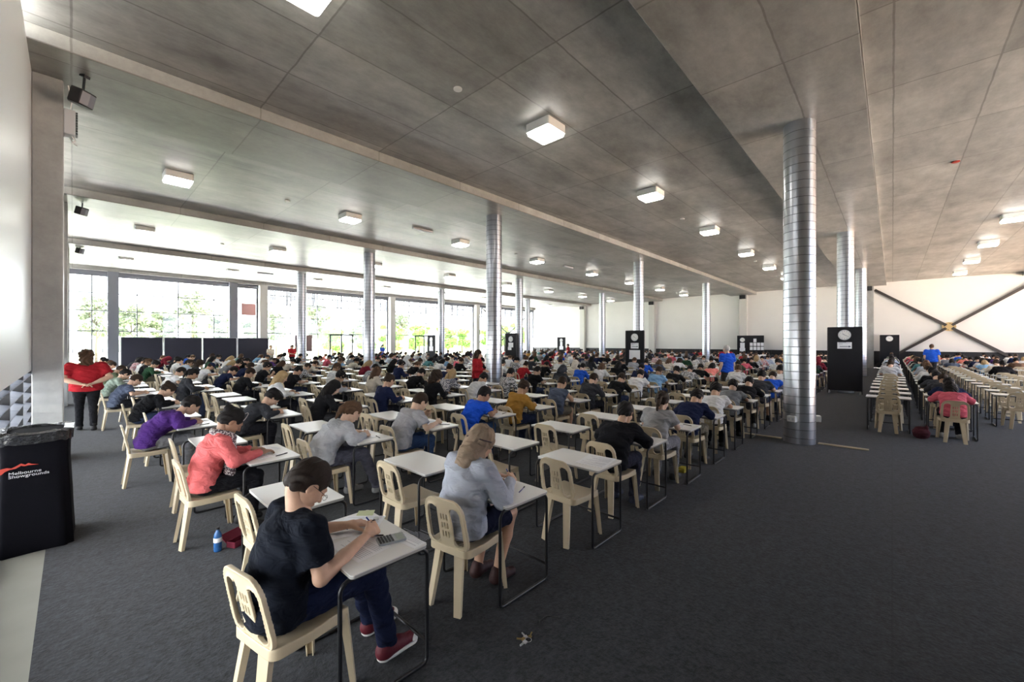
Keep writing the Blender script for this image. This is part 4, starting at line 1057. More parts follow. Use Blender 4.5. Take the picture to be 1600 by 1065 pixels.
for i in range(24):
    for j, y in enumerate(RY):
        x = 11.55 + 1.165 * i
        if j == 0: occ = i >= 7 and R5.random() < .7
        elif j == 1: occ = True if i < 12 else R5.random() < .8
        elif j == 2: occ = i > 12 and R5.random() < .4
        else: occ = i > 7 and R5.random() < .65
        seats.append(dict(b='R', i=i, j=j, x=x + R5.uniform(-.03, .03), y=y + R5.uniform(-.02, .02), occ=occ))
for s in seats:
    s['u'], s['v'], s['d'] = proj(s['x'], s['y'])
seats = [s for s in seats if -30 < s['u'] < 1615]
seats.sort(key=lambda s: s['d'])
for n_, s in enumerate(seats): s['n'] = n_

chair_proto = make_chair(); chair_proto['category'] = 'chair'; chair_proto['group'] = 'cream plastic chairs at the exam desks'
desk_proto = make_desk(); desk_proto['category'] = 'desk'; desk_proto['group'] = 'white exam desks in rows'
NFULL, NIND = 100, 300
first = True
chair_mid = desk_mid = None
rj = random.Random(5)
for s in seats[:NIND]:
    # the empty chairs are drawn up to the desks, the others sit back a little under their sitters
    rz = rj.gauss(0, .035) if (s['i'], s['j'], s['b']) != (1, 0, 'L') else math.radians(9)
    dxc = rj.uniform(-.03, .03) + (0.0 if s['occ'] else .33)
    if (s['i'], s['j'], s['b']) == (0, 1, 'L'): dxc = .38
    if (s['i'], s['j'], s['b']) == (1, 0, 'L'): dxc = .17
    if (s['i'], s['j']) == (0, 0) and s['b'] == 'L': dxc = .10; rz = math.radians(11)
    s['cx'] = s['x'] + dxc; s['rz'] = rz
    if s['n'] < NFULL:
        c = chair_proto if first else copy_tree(chair_proto); d = desk_proto if first else copy_tree(desk_proto)
    else:
        if chair_mid is None:
            c = link('plastic_chair', CH_MID); tag(c, cat='chair', group=chair_proto['group']); chair_mid = c
            d = link('exam_desk', DK_MID); tag(d, cat='desk', group=desk_proto['group']); desk_mid = d
        else:
            c = chair_mid.copy(); COL.objects.link(c); d = desk_mid.copy(); COL.objects.link(d)
    first = False
    c.location = (s['cx'], s['y'], 0); c.rotation_euler = (0, 0, rz)
    d.location = (s['x'] + .25, s['y'], 0); d.rotation_euler = (0, 0, rj.gauss(0, .008))
    w = where(s)
    c['label'] = ('cream plastic chair with a sitter, ' if s['occ'] else 'empty cream plastic chair, ') + w
    d['label'] = ('white exam desk in use, ' if s['occ'] else 'unused white exam desk, ') + w

# ---- everybody further off: one object each for chairs, desks and the sitting crowd
rest = seats[NIND:]
def tile(V, F, poss, scl=None):
    V = np.asarray(V, np.float32); n = len(V); out = []; fo = []
    for k, (x, y, mir) in enumerate(poss):
        W = V.copy();
        if mir: W[:, 1] *= -1
        W[:, 0] += x; W[:, 1] += y; out.append(W); fo.append(np.asarray(F) + k * n)
    return np.concatenate(out), np.concatenate(fo)
lv_, lf_ = polygonise([Fn((-.22, -.21, .38), (.22, .21, .46), lambda P: np.maximum(rbox2(P[..., 0], P[..., 1], .21, .2, .05), np.abs(P[..., 2] - .425) - .016)), Fn((-.30, -.21, .40), (-.17, .21, .81), back_fn)], .022)
mb = MB()
for a, b_, *_ in LEGS: mb.tube([a, b_], [.03, .022], 4, caps=False)
V1, F1 = join_vf([(lv_, lf_), (np.array(mb.v), np.array(mb.f))])
if rest:
    o = link('plastic_chairs', raw_mesh('plastic_chairs', *tile(V1, F1, [(s['x'], s['y'], 0) for s in rest]), M_CHAIR)); tag(o, label='cream plastic chairs of the farthest rows', cat='chairs', kind='stuff')
    mb = MB().box(.25, .71, -.36, .36, .70, .72)
    o = link('desk_tops', raw_mesh('desk_tops', *tile(np.array(mb.v), np.array(mb.f), [(s['x'], s['y'], 0) for s in rest]), M_DESK, False)); o.name = 'exam_desks'; tag(o, label='white desks of the farthest rows', cat='desks', kind='stuff')
    mb = MB()
    for y_ in (-.33, .33):
        for x_ in (.21, .72): mb.tube([(x_, y_, 0), (x_, y_, .70)], .012, 4, caps=False)
        mb.tube([(.21, y_, .012), (.72, y_, .012)], .012, 4, caps=False)
    q = link('desk_frames', raw_mesh('desk_frames', *tile(np.array(mb.v), np.array(mb.f), [(s['x'], s['y'], 0) for s in rest]), M_BLACK, False), o); q['kind'] = 'stuff'

# ---- crowd clothing
COLS = {'black': (.014, .014, .016), 'navy': (.018, .025, .07), 'charcoal': (.05, .052, .06), 'grey': (.25, .26, .28), 'light grey': (.46, .47, .50), 'white': (.78, .78, .78), 'cream': (.66, .60, .50),
        'blue': (.02, .10, .55), 'sky blue': (.22, .40, .62), 'teal': (.10, .26, .28), 'red': (.36, .018, .025), 'burgundy': (.20, .02, .035), 'pink': (.66, .13, .18), 'coral': (.85, .28, .24), 'purple': (.075, .03, .15), 'mustard': (.38, .20, .04),
        'olive': (.12, .14, .08), 'sage green': (.25, .31, .25), 'dark green': (.03, .08, .04), 'brown': (.12, .07, .045), 'pale blue': (.50, .58, .70), 'slate': (.09, .11, .16)}
WEIGHT = [('black', 22), ('navy', 10), ('charcoal', 9), ('grey', 8), ('light grey', 8), ('white', 17), ('cream', 6), ('blue', 3), ('sky blue', 3), ('teal', 2), ('red', 4), ('burgundy', 2), ('pink', 4), ('coral', 2), ('purple', 2), ('mustard', 1), ('olive', 2), ('sage green', 1), ('dark green', 1), ('brown', 2), ('pale blue', 4), ('slate', 3)]
RP = random.Random(21)
def pick_col(): return RP.choices([a for a, _ in WEIGHT], [b for _, b in WEIGHT])[0]
VPOSE = [pose(.25, 34, 6), pose(.5, 40, -8, tilt=.01), pose(.7, 46, 4, side=.01), pose(.9, 50, -5, tilt=-.012), pose(.4, 30, 14, hands=('fist', 'write'), we=((.05, .02, .0), (0, 0, 0)), wr=((-.02, -.06, .12), (0, 0, 0))), pose(.62, 52, -2, knee=(-.06, .05), feet=((-.12, 0), (.06, .02))), pose(1.0, 55, 0)]
variants = [Variant(p, .0145, fine=.0075) for p in VPOSE]
bare = [Variant(VPOSE[1], .0145, legs='bare', fine=.0075), Variant(VPOSE[5], .0145, legs='bare', fine=.0075)]
HS = [('short', BLACKH, 'black-haired'), ('short', DARKB, 'dark-haired'), ('messy', BLACKH, 'tousle-haired'), ('crop', DARKB, 'short-haired'), ('pony', BLACKH, 'black ponytailed'), ('pony', BROWN, 'brown ponytailed'), ('bun', DARKB, 'bun-haired'), ('long', BLACKH, 'long-haired'), ('long', BROWN, 'brown long-haired'), ('bob', DARKB, 'bob-haired'), ('curly', DARKB, 'curly-haired'), ('long', BLOND, 'blond'), ('hood', BLACKH, 'hooded'), ('cap', COLS['navy'], 'capped'), ('short', BROWN, 'brown-haired')]
HW = [20, 14, 9, 8, 9, 4, 7, 9, 4, 5, 2, 3, 3, 2, 5]
# the sitters the photograph shows clearly: (row, line): colour, garment, hair index or None, variant index, extras
K = {(0, 6): ('black', 'long', 6, 3), (0, 8): ('slate', 'short', 3, 2), (0, 10): ('sage green', 'long', 0, 2), (0, 12): ('olive', 'long', 1, 2), (0, 14): ('burgundy', 'short', 14, 3), (0, 16): ('dark green', 'long', 14, 2),
     (1, 8): ('charcoal', 'hood', 4, 0), (1, 10): ('white', 'short', 0, 2), (1, 9): ('black', 'long', 5, 2), (1, 12): ('grey', 'short', 3, 5), (1, 14): ('dark green', 'long', 2, 1), (1, 4): ('charcoal', 'long', 2, 6),
     (2, 4): ('black', 'long', 7, 1), (2, 6): ('white', 'long', 11, 0), (2, 8): ('black', 'long', 6, 1), (2, 10): ('navy', 'short', 0, 3), (2, 9): ('teal', 'long', 4, 1), (2, 12): ('white', 'short', 13, 2),
     (3, 4): ('navy', 'long', 6, 0), (3, 6): ('light grey', 'hood', 2, 2), (3, 8): ('black', 'short', 0, 1), (4, 2): ('mustard', 'long', 6, 1), (4, 4): ('black', 'long', 10, 0), (4, 6): ('cream', 'long', 8, 0),
     (5, 0): ('navy', 'hood', 0, 3), (5, 2): ('slate', 'tank', 3, 2), (5, 4): ('white', 'short', 0, 3), (5, 6): ('black', 'long', 0, 3), (6, 0): ('white', 'short', 2, 3), (6, 2): ('charcoal', 'hood', 3, 1), (6, 4): ('black', 'check', 0, 1),
     (7, 0): ('grey', 'short', 0, 3), (7, 2): ('black', 'long', 1, 3), (7, 4): ('black', 'short', 0, 1), (8, 0): ('black', 'long', 0, 6), (8, 2): ('white', 'short', 0, 2), (8, 4): ('charcoal', 'hood', 12, 2), (9, 0): ('charcoal', 'short', 0, 2, 'shorts'), (9, 2): ('sky blue', 'short', 1, 1),
     (9, 4): ('blue', 'hood', 0, 1), (10, 0): ('blue', 'short', 1, 6), (10, 2): ('black', 'long', 2, 3), (11, 2): ('black', 'check', 0, 3), (12, 2): ('black', 'long', 0, 3), (13, 2): ('coral', 'long', 7, 3), (10, 4): ('white', 'long', 8, 2), (8, 6): ('black', 'hood', 12, 1), (11, 4): ('black', 'long', 7, 2), (7, 6): ('blue', 'hood', 0, 2), (12, 4): ('coral', 'short', 1, 3)}
KR = {(0, 1): ('pink', 'long', 7, 6), (1, 1): ('navy', 'long', 0, 6), (2, 1): ('charcoal', 'long', 1, 3), (3, 1): ('charcoal', 'long', 0, 3), (4, 1): ('black', 'long', 2, 2), (5, 1): ('light grey', 'long', 0, 3), (6, 1): ('white', 'long', 1, 3), (7, 1): ('light grey', 'short', 8, 1), (8, 0): ('pale blue', 'check', 14, 1)}
HERO = {(0, 0), (1, 0), (0, 2), (0, 4), (1, 2), (2, 2), (3, 2), (3, 0), (4, 0)}
GN = {'short': 'T-shirt', 'long': 'long-sleeved top', 'hood': 'hoodie', 'tank': 'sleeveless top', 'check': 'checked shirt'}
occ = [s for s in seats if s['occ']]
NPEOPLE = 285
people = []
for n_, s in enumerate(occ):
    key = (s['i'], s['j']); spec = (K if s['b'] == 'L' else KR).get(key)
    if s['b'] == 'L' and key in HERO: continue
    if n_ >= NPEOPLE: break
    if spec is None:
        col = pick_col(); g = RP.choices(['short', 'long', 'hood', 'check', 'tank'], [42, 34, 16, 4, 1])[0]; hi = RP.choices(range(15), HW)[0]; vi = RP.randrange(7); ex = 'shorts' if RP.random() < .06 else ''
        if hi == 12: g = 'hood'
        if g == 'check': col = RP.choice(['black', 'navy', 'red'])
    else: col, g, hi, vi = spec[:4]; ex = spec[4] if len(spec) > 4 else ''
    v = variants[vi]
    if ex == 'shorts' or g == 'tank': v = bare[vi % 2]; ex = 'shorts'
    st, hc_, hn = HS[hi]
    c = np.array(COLS[col]) * RP.uniform(.85, 1.12)
    lc = RP.choice([(.015, .015, .018), (.02, .028, .06), (.035, .05, .10), (.05, .05, .055), (.02, .02, .025), (.16, .14, .10)])
    lab = '%s student in %s %s, %s' % (hn, col, GN[g], where(s))
    sk = SKINS[RP.choice([0, 0, 1, 1, 2, 3, 4])]
    scx = s.get('cx', s['x'])
    o = build_person(v, (scx + .0, s['y'], 0), s.get('rz', 0) + RP.gauss(0, .05), lab, 'students sitting at the exam desks', top=tuple(c), sleeve={'hood': 'long', 'check': 'long'}.get(g, g), hood=g == 'hood', legc=lc, shorts=ex == 'shorts', shoes=RP.choice([(.02, .02, .02), (.4, .4, .4), (.1, .1, .12)]), skin=sk, hair=st, hairc=hc_, flip=RP.random() < .35, matt=M_CHECK if g == 'check' else None)
    people.append((s, o))
# the far crowd as one mesh with a colour per face
def mat_attr():
    m, nt, N, L, b = new_mat('crowd'); a = N.new('ShaderNodeAttribute'); a.attribute_name = 'tone'
    L.new(a.outputs['Color'], b.inputs['Base Color']); b.inputs['Roughness'].default_value = .85; return m
far = [s for n_, s in enumerate(occ) if n_ >= NPEOPLE and (s['b'] == 'R' or (s['i'], s['j']) not in HERO)]
if far:
    protos = []
    for vi in (1, 2, 3):
        p = VPOSE[vi]; h = .03
        o_sk = [Cap(p['nb'], p['hc'], .05, k=.02), Ell(p['hc'], (.09, .075, .11), p['R'], k=.01)] + [Cap(p['wr'][q] - (p['wr'][q] - p['el'][q]) * .2, p['wr'][q] + V3(.09, 0, 0), .03, k=.01) for q in (0, 1)]
        hv_, hf_ = hair_vf('short' if vi != 2 else 'long', .022); M4 = np.array(p['R']); hv_ = (hv_ * HSC) @ M4.T + p['hc']
        protos.append([(top_vf(p, h, 'long'), 't'), (trousers_vf(p, h), 'l'), (polygonise(o_sk, .022), 's'), ((hv_, hf_), 'h')])
    V = []; F = []; Cc = []; o_ = 0
    for s in far:
        pr = RP.choice(protos); c = COLS[pick_col()]; mir = RP.random() < .5
        cols = {'t': c, 'l': RP.choice([(.015, .015, .018), (.02, .028, .06), (.05, .05, .055)]), 's': SKINS[RP.choice([0, 1, 2, 4])], 'h': RP.choice([BLACKH, DARKB, BROWN])}
        for (v, f), k in pr:
            W = np.array(v, np.float32).copy()
            if mir: W[:, 1] *= -1
            W[:, 0] += s['x']; W[:, 1] += s['y']; V.append(W); F.append(f + o_); o_ += len(W); Cc.append(np.tile(np.array([*cols[k], 1], np.float32), (len(f), 1)))
    me = raw_mesh('crowd', np.concatenate(V), np.concatenate(F), mat_attr())
    at_ = me.attributes.new('tone', 'FLOAT_COLOR', 'FACE'); cc = np.concatenate(Cc)
    if len(cc) == len(me.polygons): at_.data.foreach_set('color', cc.ravel())
    o = link('crowd', me); tag(o, label='distant seated students filling the farthest rows of desks', cat='crowd', kind='stuff')
# ---------------------------------------------------------------- the people nearest to the aisle
SEAT = {(s['b'], s['i'], s['j']): s for s in seats}
GRP = 'students sitting at the exam desks'
def hero(key, p, dx=0.0, h=.0095, legs='hidden', fine=.0048, **k):
    s = SEAT[('L',) + key]; v = Variant(p, h, legs=legs, fine=fine)
    o = build_person(v, (s['cx'] + dx, s['y'] + k.pop('dy', 0), 0), k.pop('rz', 0.0), k.pop('label'), GRP, hairh=k.pop('hairh', .005), **k)
    return o, p, s
man, pm, sm = hero((0, 0), pose(.30, 46, -8, hands=('flat', 'write'), we=((.04, .0, .0), (-.06, .01, -.04)), wr=((.05, -.03, .0), (.05, .02, .005)), knee=(.08, .08), feet=((.28, 0), (.22, -.03)), hx=-.055, hz=-.0, slim=1.06), dx=-.035, rz=math.radians(4),
    h=.008, fine=.004, label='dark-haired person in glasses, black T-shirt, jeans and red sneakers, writing at the nearest desk', top=(.006, .008, .014), legc=(.008, .012, .035), shoes=(.10, .008, .016), skin=(.58, .36, .25), hair='short', hairc=(.022, .015, .012), soles=True, hairh=.0042, loose=.004, topname='t_shirt')
# glasses, laces
gl = MB()
for s_ in (1, -1):
    ring = [(.104, s_ * .032 + .020 * math.cos(a), -.004 + .014 * math.sin(a)) for a in np.linspace(0, 2 * math.pi, 17)[:-1]]
    gl.tube([TH(pm, q) for q in ring], .0013, 5, closed=True); gl.tube([TH(pm, (.103, s_ * .054, .002)), TH(pm, (.06, s_ * .075, .006)), TH(pm, (-.01, s_ * .083, .008))], .0014, 5)
gl.tube([TH(pm, (.106, -.010, .002)), TH(pm, (.106, .010, .002))], .0013, 5)
gl.build('glasses', M_BLACK, man, smooth=True)
def laces(o, p, i):
    m = MB(); an = p['an'][i]
    for q in range(5):
        x = an[0] + .03 + .02 * q; z = .092 - .008 * q - (.006 * q if q > 2 else 0)
        m.tube([(x, an[1] - .03, z - .008), (x + .004, an[1], z + .006), (x, an[1] + .03, z - .008)], .003, 5)
        m.tube([(x, an[1] - .028, z - .008), (x + .018, an[1] + .028, z - .012)], .0026, 5)
    return m
shoes_ = [c for c in man.children if c.name.startswith('shoe')]
for i, sc_ in enumerate(shoes_):
    laces(sc_, pm, i).build('shoelace', M_WPLASTIC, sc_, smooth=True)
    an = pm['an'][i]
    sdf_mesh('toe_cap', [Ell((an[0] + .165, an[1] + .012 * (1, -1)[i], .034), (.038, .041, .030), k=.01, cut=[(V3(0, 0, .016), V3(0, 0, -1))])], .004, M_SOLE)
    link('toe_cap', bpy.data.meshes['toe_cap' if i == 0 else 'toe_cap.001'], sc_)

gw, pg, sg = hero((1, 0), pose(.22, 30, -10, hands=('flat', 'write'), we=((.06, .02, .0), (.0, .0, -.02)), wr=((.05, -.02, .0), (.05, .04, .005)), knee=(-.03, .0), feet=((-.10, -.03), (-.06, .03)), hz=-.02, slim=1.0), legs='bare',
    label='person in beige headscarf, pale grey sweatshirt and dark skirt, writing, second row', top=(.40, .43, .50), sleeve='long', legc=(.010, .012, .028), shorts=True, shoes=(.05, .02, .02), skin=(.55, .33, .22), hair='crop', loose=.014, collar=True, topname='sweatshirt', dx=.01, rz=math.radians(2))
def scarf_vf():
    p = pg; T = lambda *q: TH(p, q); R = p['R']; nb = p['nb']
    o = [Ell(T(-.014, 0, .03), (.119, .099, .113), R, k=.02), Ell(T(-.045, 0, -.03), (.086, .090, .10), R, k=.03), Ell(T(.0, 0, -.09), (.06, .065, .05), R, k=.03),
         Cap(nb + V3(-.04, 0, .05), nb + V3(-.045, 0, -.035), .070, .090, k=.04, flat=(1, .80, 1)), Cap(nb + V3(.02, 0, .0), nb + V3(.05, 0, -.08), .07, .09, k=.04),
         Ell(T(.12, 0, -.02), (.072, .060, .084), R, k=.01, sub=True)]
    def fn(P): return (.003 * np.sin(60 * P[..., 2] + 50 * P[..., 1] + 8 * np.sin(22 * P[..., 0])) + .002 * np.sin(110 * P[..., 1] + 30 * P[..., 2])).astype(np.float32)
    return polygonise(o, .006, fn)
sc_o = setc(link('headscarf', raw_mesh('headscarf', *scarf_vf(), M_FABRIC), gw), (.27, .205, .15))
b_ = MB(); ring = []
for a in np.linspace(-1.9, 1.9, 22): ring.append(TH(pg, (-.014 - .107 * math.cos(a) * 1.0, .0905 * math.sin(a), .02 - .02 * math.cos(a))))
b_.tube(ring, .0075, 6).build('scarf_band', mat('dark_band', (.07, .05, .05), .9), sc_o, smooth=True)

pk, pp, sp = hero((0, 2), pose(.38, 42, -4, hands=('flat', 'flat'), wr=((.02, -.03, 0), (.05, .03, 0)), hx=-.02), label='person in coral hooded top and speckled scarf, hair in a bun, nearest row', top=(.66, .15, .15), sleeve='long', hood=True, legc=(.012, .012, .015), skin=(.34, .19, .12), hair='bun', hairc=BLACKH, topname='hooded_top')
nb = pp['nb']
setc(link('scarf', raw_mesh('scarf', *polygonise([Cap(nb + V3(-.04, .06, .03), nb + V3(.05, .065, -.01), .035, k=.02), Cap(nb + V3(-.04, -.06, .03), nb + V3(.05, -.065, -.01), .035, k=.02), Cap(nb + V3(-.06, -.05, .03), nb + V3(-.06, .05, .03), .034, k=.02), Cap(nb + V3(.06, -.06, -.02), nb + V3(.07, .06, -.04), .036, k=.03),
     Cap(nb + V3(.075, -.05, -.05), nb + V3(.055, -.10, -.25), .040, .045, k=.03), Cap(nb + V3(.055, -.10, -.25), nb + V3(.04, -.11, -.42), .045, .05, k=.03), Cap(nb + V3(.075, .05, -.05), nb + V3(.06, .06, -.35), .038, .04, k=.03)], .008, wrinkle(.004, 60)), M_SPECKLE), pk), (.5, .5, .5))
mb = MB(); mb.tube([TH(pp, (.055 * 1.0 - .0, .088 * math.sin(a) * 1.0, .05 + .083 * math.cos(a))) for a in np.linspace(-1.5, 1.5, 14)], .004, 5).build('hair_band', mat('pale_band', (.35, .28, .26), .6), [c for c in pk.children if c.name.startswith('hair')][0].parent, smooth=True)

hero((0, 4), pose(1.0, 40, 4, hx=.03, knee=(.02, .02), feet=((.12, 0), (.05, 0))), dx=.04, label='black-haired person in purple hoodie and grey trousers hunched over the desk, nearest row', top=(.07, .025, .16), sleeve='long', hood=True, legc=(.24, .24, .25), skin=(.50, .32, .22), hair='short', hairc=BLACKH, h=.0105, loose=.008)
hero((1, 2), pose(.78, 44, 6, hz=.01, knee=(.0, .05), feet=((.05, 0), (.30, 0))), label='brown-ponytailed person in pale grey hoodie and grey jeans, second row, third line in', top=(.42, .43, .45), sleeve='long', hood=True, legc=(.10, .10, .13), shoes=(.25, .25, .25), skin=(.60, .40, .29), hair='pony', hairc=BROWN, h=.0105, loose=.012)
hero((2, 2), pose(.62, 40, -6, hands=('fist', 'write'), wr=((-.0, -.05, .10), (.06, -.02, 0)), we=((.08, .0, .0), (.0, -.02, -.02))), label='dark-haired person in grey polo shirt and blue jeans, third row, third line in', top=(.36, .36, .38), sleeve='short', collar=True, legc=(.03, .06, .14), skin=(.62, .42, .30), hair='crop', hairc=DARKB, topname='polo_shirt', h=.0105, loose=.006)
hero((3, 2), pose(.72, 40, -4), label='black-haired person in bright blue T-shirt, fourth row, third line in', top=(.015, .09, .62), sleeve='short', legc=(.02, .05, .12), skin=(.36, .20, .13), hair='short', hairc=BLACKH, h=.0105)
hero((3, 0), pose(.78, 30, 4, hz=.02, tilt=-.01, we=((.02, .03, 0), (.05, -.03, 0))), label='black-haired person in black jacket seen from behind, fourth row beside the aisle', top=(.012, .012, .015), sleeve='long', collar=True, legc=(.03, .03, .045), shoes=(.03, .035, .06), skin=(.55, .36, .25), hair='short', hairc=BLACKH, topname='jacket', h=.0105, loose=.012)
hero((4, 0), pose(.45, 26, 4, slim=.92, we=((0, -.03, 0), (0, .03, 0))), label='dark ponytailed person in grey T-shirt, fifth row beside the aisle', top=(.36, .36, .37), sleeve='short', legc=(.20, .20, .22), skin=(.60, .40, .30), hair='pony', hairc=DARKB, h=.0105)

# ---- standing supervisors
def stand(H=1.72, slim=1.1, pitch=5, arms='down', stride=0.0, yaw=0):
    k = H / 1.72; p = dict(slim=slim, hands=('flat', 'flat'))
    p['pel'] = V3(0, 0, .94 * k); p['waist'] = V3(.0, 0, 1.10 * k); p['chest'] = V3(.0, 0, 1.27 * k); p['nb'] = V3(-.01, 0, 1.45 * k); p['hc'] = V3(.03, 0, 1.60 * k); p['R'] = rotm(pitch, yaw)
    p['sh'] = [V3(-.01, s * .17 * slim, 1.395 * k) for s in (1, -1)]
    if arms == 'down': p['el'] = [V3(-.03, s * (.22 * slim), 1.12 * k) for s in (1, -1)]; p['wr'] = [V3(.04, s * .24 * slim, .88 * k) for s in (1, -1)]
    elif arms == 'behind': p['el'] = [V3(-.10, s * (.26 * slim), 1.15 * k) for s in (1, -1)]; p['wr'] = [V3(-.20, s * .07, 1.02 * k) for s in (1, -1)]
    else: p['el'] = [V3(.0, s * (.23 * slim), 1.13 * k) for s in (1, -1)]; p['wr'] = [V3(.2, s * .12, 1.10 * k) for s in (1, -1)]
    p['hip'] = [V3(0, s * .09 * slim ** .5, .92 * k) for s in (1, -1)]
    p['kn'] = [V3(.03 + s * stride * .5, s * .10, .50 * k) for s in (1, -1)]; p['an'] = [V3(-.03 + s * stride, s * .10, .10 + (.04 if s < 0 and stride else 0)) for s in (1, -1)]
    return p
def standing(p, loc, rz, label, top, legc, hair, hairc, sleeve='short', h=.012, group='supervisors standing among the desks', shoes=(.02, .02, .02), skin=SKINS[0], belly=0.0):
    o = link('person', raw_mesh('person', *body_vf(p, h, 'hidden', hh=.006, hd=.007), M_SKIN), None, loc, (0, 0, rz)); setc(o, skin); tag(o, label=label, cat='person', group=group)
    setc(link('shirt' if sleeve == 'short' else 'sweater', raw_mesh('shirt', *top_vf(p, h, sleeve, loose=.008, hem=p['pel'][2] - .06, collar=sleeve == 'short'), M_FABRIC), o), top)
    o2 = [Ell(p['pel'] + V3(0, 0, -.02), (.13 * p['slim'], .17 * p['slim'], .12), k=.04)]
    for i in (0, 1): o2 += [Cap(p['hip'][i], p['kn'][i], .095 * p['slim'] ** .7, .07, k=.03), Cap(p['kn'][i], p['an'][i] + V3(0, 0, -.03), .07, .06, k=.02, cut=[(p['an'][i] + V3(0, 0, -.03), V3(0, 0, -1))])]
    setc(link('trousers', raw_mesh('trousers', *polygonise(o2, h, wrinkle(.003)), M_FABRIC), o), legc)
    for i in (0, 1): setc(link('shoe', raw_mesh('shoe', *shoe_vf(p, i, .009), M_SHOE), o), shoes)
    hm = link('hair', hair_mesh(hair, .0075), o); hm.matrix_local = head_matrix(p); setc(hm, hairc); return o
standing(stand(1.70, 1.38, 10, 'behind', .14), (.20, 12.75, 0), math.radians(92), 'curly-haired person in red shirt walking away along the left wall, hands behind back', COLS['red'], (.012, .012, .014), 'curly', BROWN, h=.012)
standing(stand(1.80, 1.15, 8, 'down'), (14.65, 3.98, 0), math.radians(60), 'grey-haired person in bright blue shirt standing between the desk lines', (.015, .08, .50), (.05, .045, .04), 'crop', (.42, .40, .38))
standing(stand(1.72, 1.1, 10, 'front'), (19.9, 5.45 , 0), math.radians(200), 'person in red shirt standing behind the one in the blue shirt', COLS['red'], (.03, .04, .09), 'short', DARKB)
standing(stand(1.66, 1.05, 12, 'front'), (8.15, 8.98, 0), math.radians(-60), 'person in red hoodie standing left of the second-line round column', COLS['red'], (.02, .02, .03), 'long', DARKB, sleeve='long')
standing(stand(1.80, 1.15, 5, 'down'), (29.5, -1.45, 0), 0, 'person in blue shirt standing in front of the cross brace', (.02, .10, .55), (.05, .05, .06), 'crop', BROWN)
standing(stand(1.72, 1.1, 5, 'down'), (26.2, 13.0, 0), 0.5, 'person in red top standing to the right of the three-sheet notice board', COLS['red'], (.02, .02, .03), 'short', BLACKH)
standing(stand(1.74, 1.0, 5, 'front'), (29.5, 20.75, 0), 2.0, 'far person in red top standing before the white wall', COLS['red'], (.02, .02, .03), 'short', BLACKH)
standing(stand(1.70, 1.0, 5, 'front'), (9.0, 30.4, 0), -1.2, 'fair-haired person in cream top standing before the last navy screen', COLS['cream'], (.2, .2, .2), 'short', BLOND)
standing(stand(1.70, 1.2, 25, 'front'), (10.4, 30.6, 0), -1.2, 'person in red shirt standing right of the navy screens', COLS['red'], (.02, .02, .03), 'short', BROWN)
standing(stand(1.70, 1.0, 5, 'front'), (17.4, 30.8, 0), -1.2, 'person in blue top standing before the glass doors', (.04, .10, .5), (.02, .02, .03), 'short', BLACKH)

# ---------------------------------------------------------------- things on the desks and the carpet
def on_desk(s, lx, ly, rot=0.0, z=.7206):
    return (s['x'] + .25 + lx, s['y'] + ly, z), rot
def sheet(s, lx, ly, rot, label, w=.21, l=.297, z=.7206, lines=True, n=1):
    loc, _ = on_desk(s, lx, ly, 0, z)
    th = .0012 * n
    o = MB().box(-w / 2, w / 2, -l / 2, l / 2, 0, th).build('exam_paper', M_PAPER, None, loc=loc); o.rotation_euler = (0, 0, rot); tag(o, label=label, cat='paper', group='exam papers on the desks')
    if lines:
        m = MB(); r_ = random.Random(int(abs(lx * 1e4) + s['i'] * 7 + s['j']))
        for q in range(13):
            x = -w / 2 + .025 + q * .0125
            if r_.random() < .2: continue
            m.box(x, x + .003, -l / 2 + .02, -l / 2 + .02 + r_.uniform(.1, .25), th, th + .0003)
        m.build('printed_text', mat('grey_print', (.45, .46, .52), .8), o)
    return o
def pen(loc, rot, label, col, L=.14):
    o = empty('pen', loc); o.rotation_euler = (0, 0, rot); tag(o, label=label, cat='pen', group='pens on the desks')
    MB().tube([(-L / 2, 0, .0045), (L * .22, 0, .0045)], .0042, 8).build('barrel', mat('pen_%s' % label[:6].strip().replace(' ', '_'), col, .3), o, smooth=True)
    MB().tube([(L * .22, 0, .0045), (L * .46, 0, .0045), (L / 2, 0, .0045)], [.0048, .0048, .0015], 8).build('cap', M_BLACKP, o, smooth=True); return o
s0 = SEAT[('L', 0, 0)]; s1 = SEAT[('L', 1, 0)]; s2 = SEAT[('L', 2, 0)]
sheet(s0, .19, .17, 1.2, 'open exam booklet on the nearest desk, under the left hand', w=.21, l=.30, n=2)
sheet(s0, .33, .19, .75, 'exam sheet lying at the far corner of the nearest desk', w=.19, l=.26, z=.7232)
sheet(s0, .17, -.10, .12, 'answer sheet under the pen on the nearest desk', n=2)
sheet(s0, .405, -.25, .1, 'printed card at the front corner of the nearest desk, beyond the calculator', w=.09, l=.20)
sheet(s0, .42, .31, .9, 'yellow-green note at the back corner of the nearest desk', w=.09, l=.11, lines=False).data.materials[0] = mat('pale_green_paper', (.55, .60, .36), .7)
pen(on_desk(s0, .28, -.04)[0][:2] + (.7225,), -.75 , 'black pen lying next to the calculator on the nearest desk', (.02, .025, .06))
pen(on_desk(s0, .35, .16)[0][:2] + (.7250,), -.35, 'green highlighter pen on the nearest desk', (.03, .20, .12))
pen(on_desk(s0, .31, .13)[0][:2] + (.7250,), -.3, 'clear ballpoint pen on the nearest desk, below the green highlighter', (.35, .37, .36))
pen(on_desk(s0, .24, .20)[0][:2] + (.7250,), 1.1, 'blue pen lying across the booklet on the nearest desk', (.02, .05, .35), .12)
o = MB().lathe([(.017, 0), (.017, .018)], 16).build('tape_roll', mat('clear_plastic', (.5, .52, .5), .3), None, loc=on_desk(s0, .41, .15)[0]); tag(o, label='small round clear tub on the nearest desk', cat='tub')
